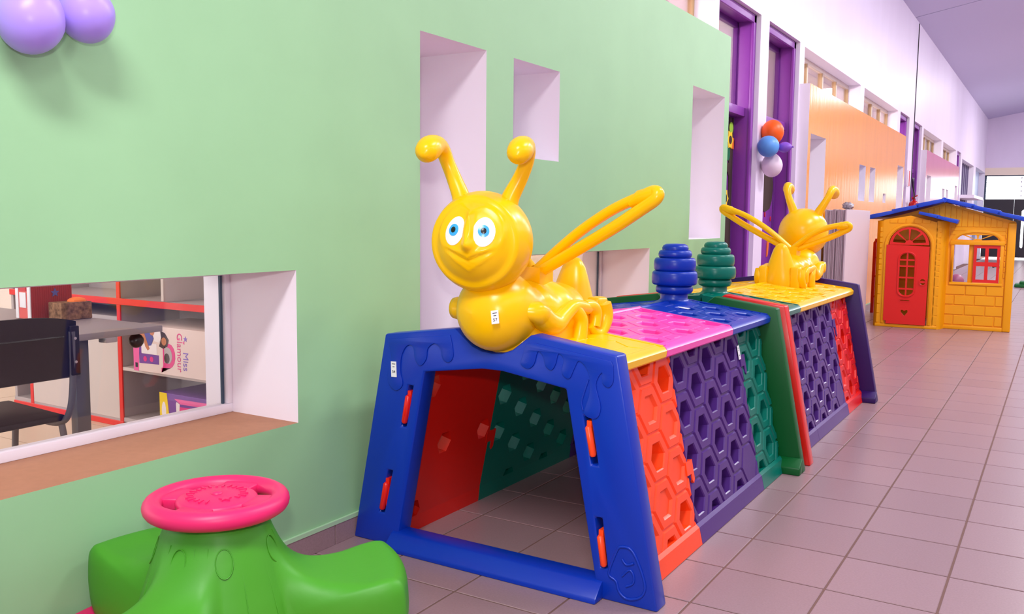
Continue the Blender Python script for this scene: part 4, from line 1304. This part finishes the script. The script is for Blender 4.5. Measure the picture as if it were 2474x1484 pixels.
# bricks, one by one
def brick(x0, x1, z0, z1, w0, w1=None):
    ph_build(MB().box((x0 + 0.006, w0 - 0.010, z0 + 0.006), (x1 - 0.006, w0 + 0.004, z1 - 0.006)), 'brick', 'house_yellow', bevel=0.003, seg=1, smooth=0)
for r_ in range(4):
    z0 = 0.05 + r_ * 0.113
    off = 0.0 if r_ % 2 else 0.095
    x = 0.735
    cuts = [0.735] + [c for c in (0.735 + off + 0.205 * k for k in range(0, 5)) if 0.76 < c < 1.30] + [1.325]
    for a, b in zip(cuts, cuts[1:]):
        brick(a, b, z0, z0 + 0.113, 0.0)
rows = [0.04 + 0.11 * k for k in range(5)] + [0.59 + 0.062 * k for k in range(10)]
for z0, z1 in zip(rows, rows[1:]):
    brick(0.036, 0.088, z0, z1, BF + 0.010)
    brick(0.618, 0.686, z0, z1, BF + 0.010)
    if z0 > 0.5:
        brick(1.298, 1.325, z0, z1, 0.0)
# gable planks
for k in range(14):
    x0 = 0.52 + k * 0.058
    x1 = x0 + 0.054
    zb = 1.155 if x0 > 0.80 else max(1.155, 1.33 - 0.42 * max(0, x0 - 0.44))
    za, zc = top_z(x0) - 0.025, top_z(x1) - 0.025
    if min(za, zc) - zb > 0.012 and x1 < 1.32:
        ph_build(MB().prism([(x0, zb), (x1, zb), (x1, zc), (x0, za)], (), -0.006, 0.004, hx), 'plank', 'house_yellow', bevel=0.002, seg=1, smooth=0)
for k in range(5):
    x0 = 0.14 + k * 0.085
    ph_build(MB().prism([(x0, 1.19), (x0 + 0.08, 1.19), (x0 + 0.08, 1.215 + 0.03 * (1 - abs(x0 + 0.04 - 0.355) / 0.3)), (x0, 1.215 + 0.03 * (1 - abs(x0 + 0.04 - 0.355) / 0.3))], (), BF - 0.006, BF + 0.004, hx), 'plank', 'house_yellow', bevel=0.002, seg=1, smooth=0)
for z in (1.065, 1.11):
    ph_build(MB().box((0.76, -0.004, z), (1.32, 0.002, z + 0.04)), 'plank', 'house_yellow', bevel=0.002, seg=1, smooth=0)
# red door leaf
def rect(x0, x1, z0, z1):
    return [(x0, z0), (x1, z0), (x1, z1), (x0, z1)]
DX = 0.345
panes = []
for s in (-1, 1):
    xa, xb = (DX - 0.078, DX - 0.008) if s < 0 else (DX + 0.008, DX + 0.078)
    panes += [rect(xa, xb, 0.455, 0.565), rect(xa, xb, 0.583, 0.695), rect(xa, xb, 0.713, 0.765)]
    # curved top and bottom panes
    tp_ = [(DX + s * 0.008, 0.783), (DX + s * 0.076, 0.783)] + [(DX + s * 0.076 * math.cos(R(a)), 0.79 + 0.06 * math.sin(R(a))) for a in (15, 35, 55, 75, 84)]
    bt_ = [(DX + s * 0.008, 0.437), (DX + s * 0.076, 0.437)] + [(DX + s * 0.076 * math.cos(R(a)), 0.43 - 0.06 * math.sin(R(a))) for a in (15, 35, 55, 75, 84)]
    panes += [tp_, bt_]
heart = [(DX - 0.005, 0.135), (DX + 0.03, 0.178), (DX + 0.032, 0.198), (DX + 0.018, 0.207), (DX - 0.005, 0.193), (DX - 0.028, 0.207), (DX - 0.042, 0.198), (DX - 0.040, 0.178)]
kn = [(0.515 + 0.027 * math.cos(R(a)), 0.535 + 0.03 * math.sin(R(a))) for a in range(15, 166, 25)]
kn2 = [(0.515 + 0.027 * math.cos(R(a)), 0.525 - 0.03 * math.sin(R(a))) for a in range(15, 166, 25)]
slot_ = rect(DX - 0.055, DX + 0.04, 0.310, 0.318)
leaf = [(0.12, 0.075), (0.148, 0.075), (0.148, 0.04), (0.562, 0.04), (0.568, 0.93), (0.12, 0.945)]
df = ph_build(MB().prism(leaf, panes + [heart, kn, kn2, slot_], BF - 0.024, BF + 0.006, hx), 'door', 'house_red', bevel=0.0, smooth=0)
mb = MB()
oval = [(DX + 0.098 * math.cos(R(a)), (0.79 if math.sin(R(a)) >= 0 else 0.43) + 0.082 * math.sin(R(a))) for a in range(0, 360, 15)]
oval2 = [(DX + 0.082 * math.cos(R(a)), (0.79 if math.sin(R(a)) >= 0 else 0.43) + 0.066 * math.sin(R(a))) for a in range(0, 360, 15)]
mb.prism(oval, [oval2], BF - 0.034, BF - 0.022, hx)
ph_build(mb, 'door_window_trim', 'house_red', df, bevel=0.003, smooth=60)
ph_build(MB().box((DX - 0.065, BF - 0.03, 0.302), (DX + 0.05, BF - 0.022, 0.309)).box((DX - 0.065, BF - 0.03, 0.319), (DX + 0.05, BF - 0.022, 0.326)), 'letter_slot', 'house_red', df, smooth=0)
ph_build(MB().prism(arc(0.515, 0.53, 0.04, 0.044, 0, 345, 23), [arc(0.515, 0.53, 0.03, 0.034, 0, 345, 23)], BF - 0.034, BF - 0.022, hx), 'door_knob', 'house_red', df, smooth=60)
# fan light over the door
fo_ = [(0.355 + 0.205 * math.cos(R(a)), 0.945 + 0.20 * math.sin(R(a))) for a in range(0, 181, 10)]
fan = [sector(0.355, 0.962, 0.172, 0.160, a, b, 0.25) for a, b in ((4, 40), (48, 86), (94, 132), (140, 176))]
ph_build(MB().prism(fo_, fan, BF - 0.018, BF + 0.004, hx), 'fan_light', 'house_red', smooth=0)
# red shutter in the right half of the window
sh = MB().prism(rect(1.005, 1.263, 0.537, 0.953), [rect(1.035, 1.118, 0.57, 0.72), rect(1.152, 1.235, 0.57, 0.72), rect(1.035, 1.118, 0.765, 0.92), rect(1.152, 1.235, 0.765, 0.92)], -0.012, 0.012, hx)
ph_build(sh, 'window_shutter', 'house_red', smooth=0)
ph_build(MB().box((0.955, 0.02, 0.535), (1.003, 0.05, 0.955)), 'window_mullion', 'house_yellow', bevel=0.004)
# blue roof: overlapping courses of each slope
rf = None
def course(x0, z0, x1, z1, t, name='roof_course', w0=-0.12, w1=1.28, parent=None):
    dx, dz = x1 - x0, z1 - z0
    L = math.hypot(dx, dz)
    nx, nz = -dz / L * t, dx / L * t
    if nz < 0:
        nx, nz = -nx, -nz
    return ph_build(MB().prism([(x0, z0), (x1, z1), (x1 + nx, z1 + nz), (x0 + nx * 0.75, z0 + nz * 0.75)], (), w0, w1, hx), name, 'house_blue', parent, bevel=0.006, smooth=40)
def lerp(a, b, t):
    return a + (b - a) * t
for k, (ta, tb) in enumerate(((0.0, 0.36), (0.32, 0.68), (0.64, 1.0))):
    course(lerp(0.69, -0.085, ta), lerp(1.43, 1.228, ta), lerp(0.69, -0.085, tb), lerp(1.43, 1.228, tb) + 0.002, 0.05, w0=-0.2)
    course(lerp(0.69, 1.495, ta), lerp(1.432, 1.215, ta), lerp(0.69, 1.495, tb), lerp(1.432, 1.215, tb) + 0.002, 0.05)
ph_build(MB().tube([(0.685, -0.14, 1.452), (0.685, 1.29, 1.452)], 0.028, 12), 'ridge_cap', 'house_blue', smooth=60)
course(0.44, 1.292, 0.64, 1.243, 0.04, 'porch_roof', -0.29, 0.0)
course(0.62, 1.246, 0.835, 1.188, 0.044, 'porch_roof', -0.29, 0.0)

# ------------------------------------------------------------------ classroom things behind the low window
su = thing('shelf_unit', 'white and grey classroom cupboard with red edges behind the low window', 'cupboard', (-2.4, 3.3, 0))
Y0, Y1 = 3.105, 3.52
def part(name, m, a, b, bevel=0.002, parent=su):
    return MB().box(a, b).build(name, m, parent, bevel=bevel, seg=1, smooth=0)
part('back_panel', 'laminate_grey', (-3.35, Y1 - 0.02, 0.03), (-1.15, Y1, 1.3))
for x in (-1.17, -1.90, -2.28, -3.165, -3.35):
    if x != -1.90:
        part('upright', 'laminate_grey', (x, Y0 + 0.004, 0.03), (x + 0.025, Y1, 1.3))
part('upright', 'laminate_white', (-1.90, Y0, 0.735), (-1.878, Y1, 1.3))
for x in (-2.283, -3.168):
    part('red_edge', 'laminate_red', (x, Y0 - 0.004, 0.03), (x + 0.031, Y0 + 0.006, 1.3))
part('shelf_board', 'laminate_grey', (-3.35, Y0 + 0.006, 0.70), (-1.15, Y1, 0.73))
part('red_edge', 'laminate_red', (-3.35, Y0 - 0.006, 0.697), (-1.15, Y0 + 0.006, 0.733))
part('shelf_board', 'laminate_white', (-2.255, Y0 + 0.003, 0.325), (-1.15, Y1, 0.345))
part('shelf_board', 'laminate_grey', (-3.35, Y0, 0.03), (-1.15, Y1, 0.055))
part('red_edge', 'laminate_red', (-3.35, Y0 - 0.006, 0.0), (-2.25, Y0 + 0.002, 0.032))
part('cupboard_top', 'laminate_grey', (-3.14, Y0 + 0.02, 0.60), (-2.285, Y1, 0.625))
for a, b in ((-3.135, -2.72), (-2.715, -2.286)):
    part('cupboard_door', 'laminate_white', (a, Y0 - 0.002, 0.045), (b, Y0 + 0.014, 0.598))

# toy box lying on the middle shelf
bx = thing('toy_box', 'white and pink toy box with sideways lettering on the middle cupboard shelf', 'box', (-1.8, 3.2, 0.345))
bw = 3.075
MB().box((-2.105, bw, 0.346), (-1.48, 3.45, 0.602)).build('carton', 'card_cream', bx, bevel=0.002, seg=1, smooth=0)
fr_ = lambda u, v, w: (-2.105 + u, bw - w, 0.346 + v)
def prnt(name, m, pts, d=0.0012):
    return MB().prism(pts, (), 0.0, d, fr_).build(name, m, bx, smooth=0)
prnt('print_band', 'print_pink', [(0.0, 0.0), (0.042, 0.0), (0.05, 0.12), (0.085, 0.255), (0.0, 0.255)])
prnt('print_vanity', 'print_purple', [(0.05, 0.045), (0.215, 0.05), (0.215, 0.10), (0.07, 0.10), (0.07, 0.165), (0.05, 0.165)])
prnt('print_vanity', 'print_white', [(0.07, 0.102), (0.20, 0.102), (0.20, 0.16), (0.07, 0.16)])
prnt('print_mirror', 'print_hot', [(0.235, 0.035), (0.31, 0.04)] + [(0.30 + 0.05 * math.cos(R(a)), 0.105 + 0.065 * math.sin(R(a))) for a in range(-60, 91, 25)] + [(0.25, 0.17), (0.25, 0.05), (0.235, 0.01)])
prnt('print_mirror', 'laminate_grey', [(0.262, 0.065)] + [(0.29 + 0.035 * math.cos(R(a)), 0.105 + 0.045 * math.sin(R(a))) for a in range(-70, 91, 20)] + [(0.262, 0.15)], 0.002)
prnt('print_mirror', 'print_hair', arc(0.283, 0.09, 0.022, 0.028, 0, 330, 11), 0.0028)
prnt('print_drawer', 'print_hot', arc(0.10, 0.072, 0.015, 0.015, 0, 330, 11), 0.002)
prnt('print_drawer', 'print_hot', arc(0.155, 0.074, 0.015, 0.015, 0, 330, 11), 0.002)
prnt('print_figure', 'print_blue', [(0.075, 0.235), (0.10, 0.25), (0.145, 0.235), (0.175, 0.19), (0.155, 0.15), (0.125, 0.145), (0.085, 0.19)], 0.002)
prnt('print_figure', 'print_skin', [(0.06, 0.19), (0.09, 0.185), (0.105, 0.14), (0.125, 0.12), (0.14, 0.13), (0.12, 0.17), (0.10, 0.21), (0.07, 0.21)], 0.0026)
prnt('print_figure', 'print_white', [(0.175, 0.23), (0.23, 0.235), (0.24, 0.20), (0.225, 0.17), (0.18, 0.175)], 0.002)
prnt('print_figure', 'print_skin', arc(0.165, 0.225, 0.02, 0.02, 0, 330, 11), 0.0026)
prnt('print_figure', 'print_hair', [(0.235, 0.235), (0.27, 0.225), (0.30, 0.19), (0.29, 0.155), (0.255, 0.14), (0.22, 0.15), (0.24, 0.19)], 0.002)
prnt('print_figure', 'print_skin', arc(0.263, 0.18, 0.02, 0.022, 0, 330, 11), 0.0032)
prnt('barcode', 'ink', [(0.015, 0.02), (0.035, 0.02), (0.035, 0.045), (0.015, 0.045)], 0.0018)
tm = MB()
Mt = basis((-2.105 + 0.385, bw - 0.0012, 0.346 + 0.13), (0, 0, -1), (1, 0, 0))
add_text(tm, 'Glamour', 0.058, Mt, 0)
Mt2 = basis((-2.105 + 0.432, bw - 0.0012, 0.346 + 0.085), (0, 0, -1), (1, 0, 0))
add_text(tm, 'Miss', 0.058, Mt2, 1)
tm.build('lettering', ['print_hot', 'print_violet'], bx, smooth=0, weld=False)
star5 = lambda cx, cz, r: [(cx + (r if k % 2 == 0 else r * 0.45) * math.cos(R(90 + k * 36)), cz + (r if k % 2 == 0 else r * 0.45) * math.sin(R(90 + k * 36))) for k in range(10)]
prnt('print_star', 'print_violet', star5(0.435, 0.205, 0.016), 0.0015)
prnt('print_star', 'print_pink', star5(0.42, 0.185, 0.010), 0.0015)
b2 = thing('toy_box', 'yellow, purple and pink toy box on the bottom cupboard shelf', 'box', (-1.6, 3.2, 0.055))
MB().box((-1.90, 3.08, 0.056), (-1.40, 3.42, 0.245)).build('carton', 'print_purple', b2, bevel=0.002, seg=1, smooth=0)
f2 = lambda u, v, w: (-1.90 + u, 3.08 - w, 0.056 + v)
MB().prism([(0.0, 0.0), (0.085, 0.0), (0.06, 0.189), (0.0, 0.189)], (), 0, 0.0012, f2).build('print_band', 'print_yellow', b2, smooth=0)
MB().prism([(0.15, 0.0), (0.48, 0.0), (0.48, 0.135), (0.165, 0.125)], (), 0, 0.0012, f2).build('print_picture', 'print_hot', b2, smooth=0)
MB().prism([(0.12, 0.165), (0.48, 0.17), (0.48, 0.145), (0.17, 0.14)], (), 0, 0.0012, f2).build('print_glow', 'print_pink', b2, smooth=0)
MB().prism(arc(0.035, 0.09, 0.018, 0.05, 0, 340, 17), (), 0, 0.002, f2).build('print_label', 'print_white', b2, smooth=0)
MB().prism([(0.14, 0.0), (0.155, 0.0), (0.165, 0.14), (0.14, 0.15), (0.135, 0.14)], (), 0, 0.002, f2).build('print_post', 'print_white', b2, smooth=0)

# desk
dk = thing('desk', 'grey topped classroom desk with metal legs behind the low window', 'desk', (-1.5, 1.9, 0))
MB().box((-2.2, 1.35, 0.724), (-0.905, 2.36, 0.75)).build('desk_top', 'desk_grey', dk, bevel=0.004)
for (x, y) in ((-1.08, 2.10), (-1.08, 1.55), (-2.05, 2.10), (-2.05, 1.55)):
    lg = MB().box((x - 0.022, y - 0.03, 0.0), (x + 0.022, y + 0.03, 0.715)).build('leg', 'steel_grey', dk, bevel=0.005)
    MB().box((x - 0.05, y - 0.06, 0.0), (x + 0.05, y + 0.06, 0.02)).build('foot', 'steel_grey', lg, bevel=0.004)
for z in (0.66, 0.56):
    MB().box((-1.10, 1.55, z), (-1.07, 2.10, z + 0.045)).build('cross_rail', 'steel_grey', dk, bevel=0.004)
MB().box((-1.01, 2.14, 0.695), (-0.96, 2.19, 0.724)).build('bracket', 'foil', dk, bevel=0.003)
MB().ball((-0.955, 2.27, 0.692), 0.03, 14, 8).build('corner_bumper', 'black', dk)

# chair, seen from behind
ch = thing('chair', 'dark brown plastic classroom chair in front of the desk behind glass', 'chair', (-1.0, 1.7, 0))
def bent(y):
    return -0.80 - 0.05 * (1 - ((y - 1.68) / 0.235) ** 2)
mb = MB()
ny, nz = 16, 8
for side, off in ((0, 0.0), (1, -0.014)):
    for i in range(ny + 1):
        y = 1.445 + 0.47 * i / ny
        e = ((i - ny / 2) / (ny / 2)) ** 2
        zt, zb = 0.835 - 0.020 * e ** 2, 0.605 + 0.012 * e
        for j in range(nz + 1):
            z = zb + (zt - zb) * j / nz
            mb.v.append(Vector((bent(y) + off + (0.003 if j in (2, 4, 6) and side == 0 and 1 < i < ny - 1 else 0), y, z)))
n1 = (ny + 1) * (nz + 1)
ix = lambda s_, i, j: s_ * n1 + i * (nz + 1) + j
for i in range(ny):
    for j in range(nz):
        mb.f.append([ix(0, i, j), ix(0, i + 1, j), ix(0, i + 1, j + 1), ix(0, i, j + 1)])
        mb.f.append([ix(1, i, j), ix(1, i, j + 1), ix(1, i + 1, j + 1), ix(1, i + 1, j)])
        mb.m += [0, 0]
for i in range(ny):
    for j in (0, nz):
        mb.f.append([ix(0, i, j), ix(0, i + 1, j), ix(1, i + 1, j), ix(1, i, j)])
        mb.m.append(0)
for j in range(nz):
    for i in (0, ny):
        mb.f.append([ix(0, i, j), ix(0, i, j + 1), ix(1, i, j + 1), ix(1, i, j)])
        mb.m.append(0)
bk = mb.build('backrest', 'chair_black', ch, smooth=40)
MB().box((-0.802, 1.885, 0.62), (-0.785, 1.918, 0.80)).build('back_clamp', 'chair_black', bk, bevel=0.004)
for z in (0.67, 0.755):
    MB().lathe([(0.001, 0), (0.006, 0), (0.005, 0.003), (0.001, 0.004)], (-0.785, 1.90, z), 10, rot=Matrix.Rotation(R(90), 3, 'Y')).build('screw', 'foil', bk)
MB().prism([(-0.86, 1.47), (-1.28, 1.45), (-1.30, 1.70), (-1.28, 1.93), (-0.86, 1.90)], (), 0.445, 0.468, lambda u, v, w: (u, v, w)).build('seat', 'chair_black', ch, bevel=0.008)
for y in (1.47, 1.895):
    MB().tube(spline([(-0.795, y, 0.78), (-0.80, y, 0.60), (-0.83, y, 0.48), (-0.90, y, 0.432), (-1.05, y, 0.43), (-1.22, y, 0.43)], 5), 0.012, 10).build('tube_frame', 'steel_grey', ch)
    for xa, xb in ((-0.88, -0.80), (-1.18, -1.26)):
        MB().tube([(xa, y, 0.43), (xb, y + (0.02 if y > 1.7 else -0.02), 0.0)], 0.012, 10).build('leg', 'steel_grey', ch)

# gift boxes on the desk
gb = thing('gift_box', 'tall red corrugated gift box with white lace edges on the desk', 'box', (-1.54, 2.26, 0.75))
MB().box((-1.60, 2.155, 0.751), (-1.49, 2.34, 1.02)).build('carton', 'card_red', gb, bevel=0.002, seg=1, smooth=0)
for k in range(18):
    y = 2.165 + k * 0.0098
    MB().box((-1.491, y, 0.753), (-1.4885, y + 0.005, 1.018)).build('corrugation', 'card_red', gb, smooth=0)
MB().box((-1.578, 2.1525, 0.753), (-1.512, 2.155, 1.018)).build('front_panel', 'card_coral', gb, smooth=0)
for x in (-1.60, -1.512):
    MB().box((x, 2.150, 0.753), (x + 0.022, 2.155, 1.018)).build('lace_strip', 'sticker', gb, bevel=0.001, seg=1, smooth=0)
MB().box((-1.568, 2.1495, 0.80), (-1.522, 2.1525, 0.865)).build('paper_tag', 'sticker', gb, smooth=0)
MB().box((-1.572, 2.1495, 0.872), (-1.518, 2.1525, 0.895)).build('red_banner', 'sign_red', gb, smooth=0)
MB().prism(star5(2.26, 0.86, 0.02), (), -1.4885, -1.486, lambda u, v, w: (w, u, v)).build('blue_bow', 'print_blue', gb, smooth=0)
kb = thing('kraft_box', 'small speckled kraft box in front of the red gift box', 'box', (-1.40, 2.27, 0.75))
MB().box((-1.45, 2.205, 0.751), (-1.355, 2.345, 0.825)).build('carton', 'card_kraft', kb, bevel=0.003, smooth=0)
MB().ball((-1.395, 2.30, 0.826), (0.035, 0.04, 0.018), 16, 8).build('tissue', 'flower_orange', kb, smooth=20)
# a light classroom cabinet door panel left of the gift box
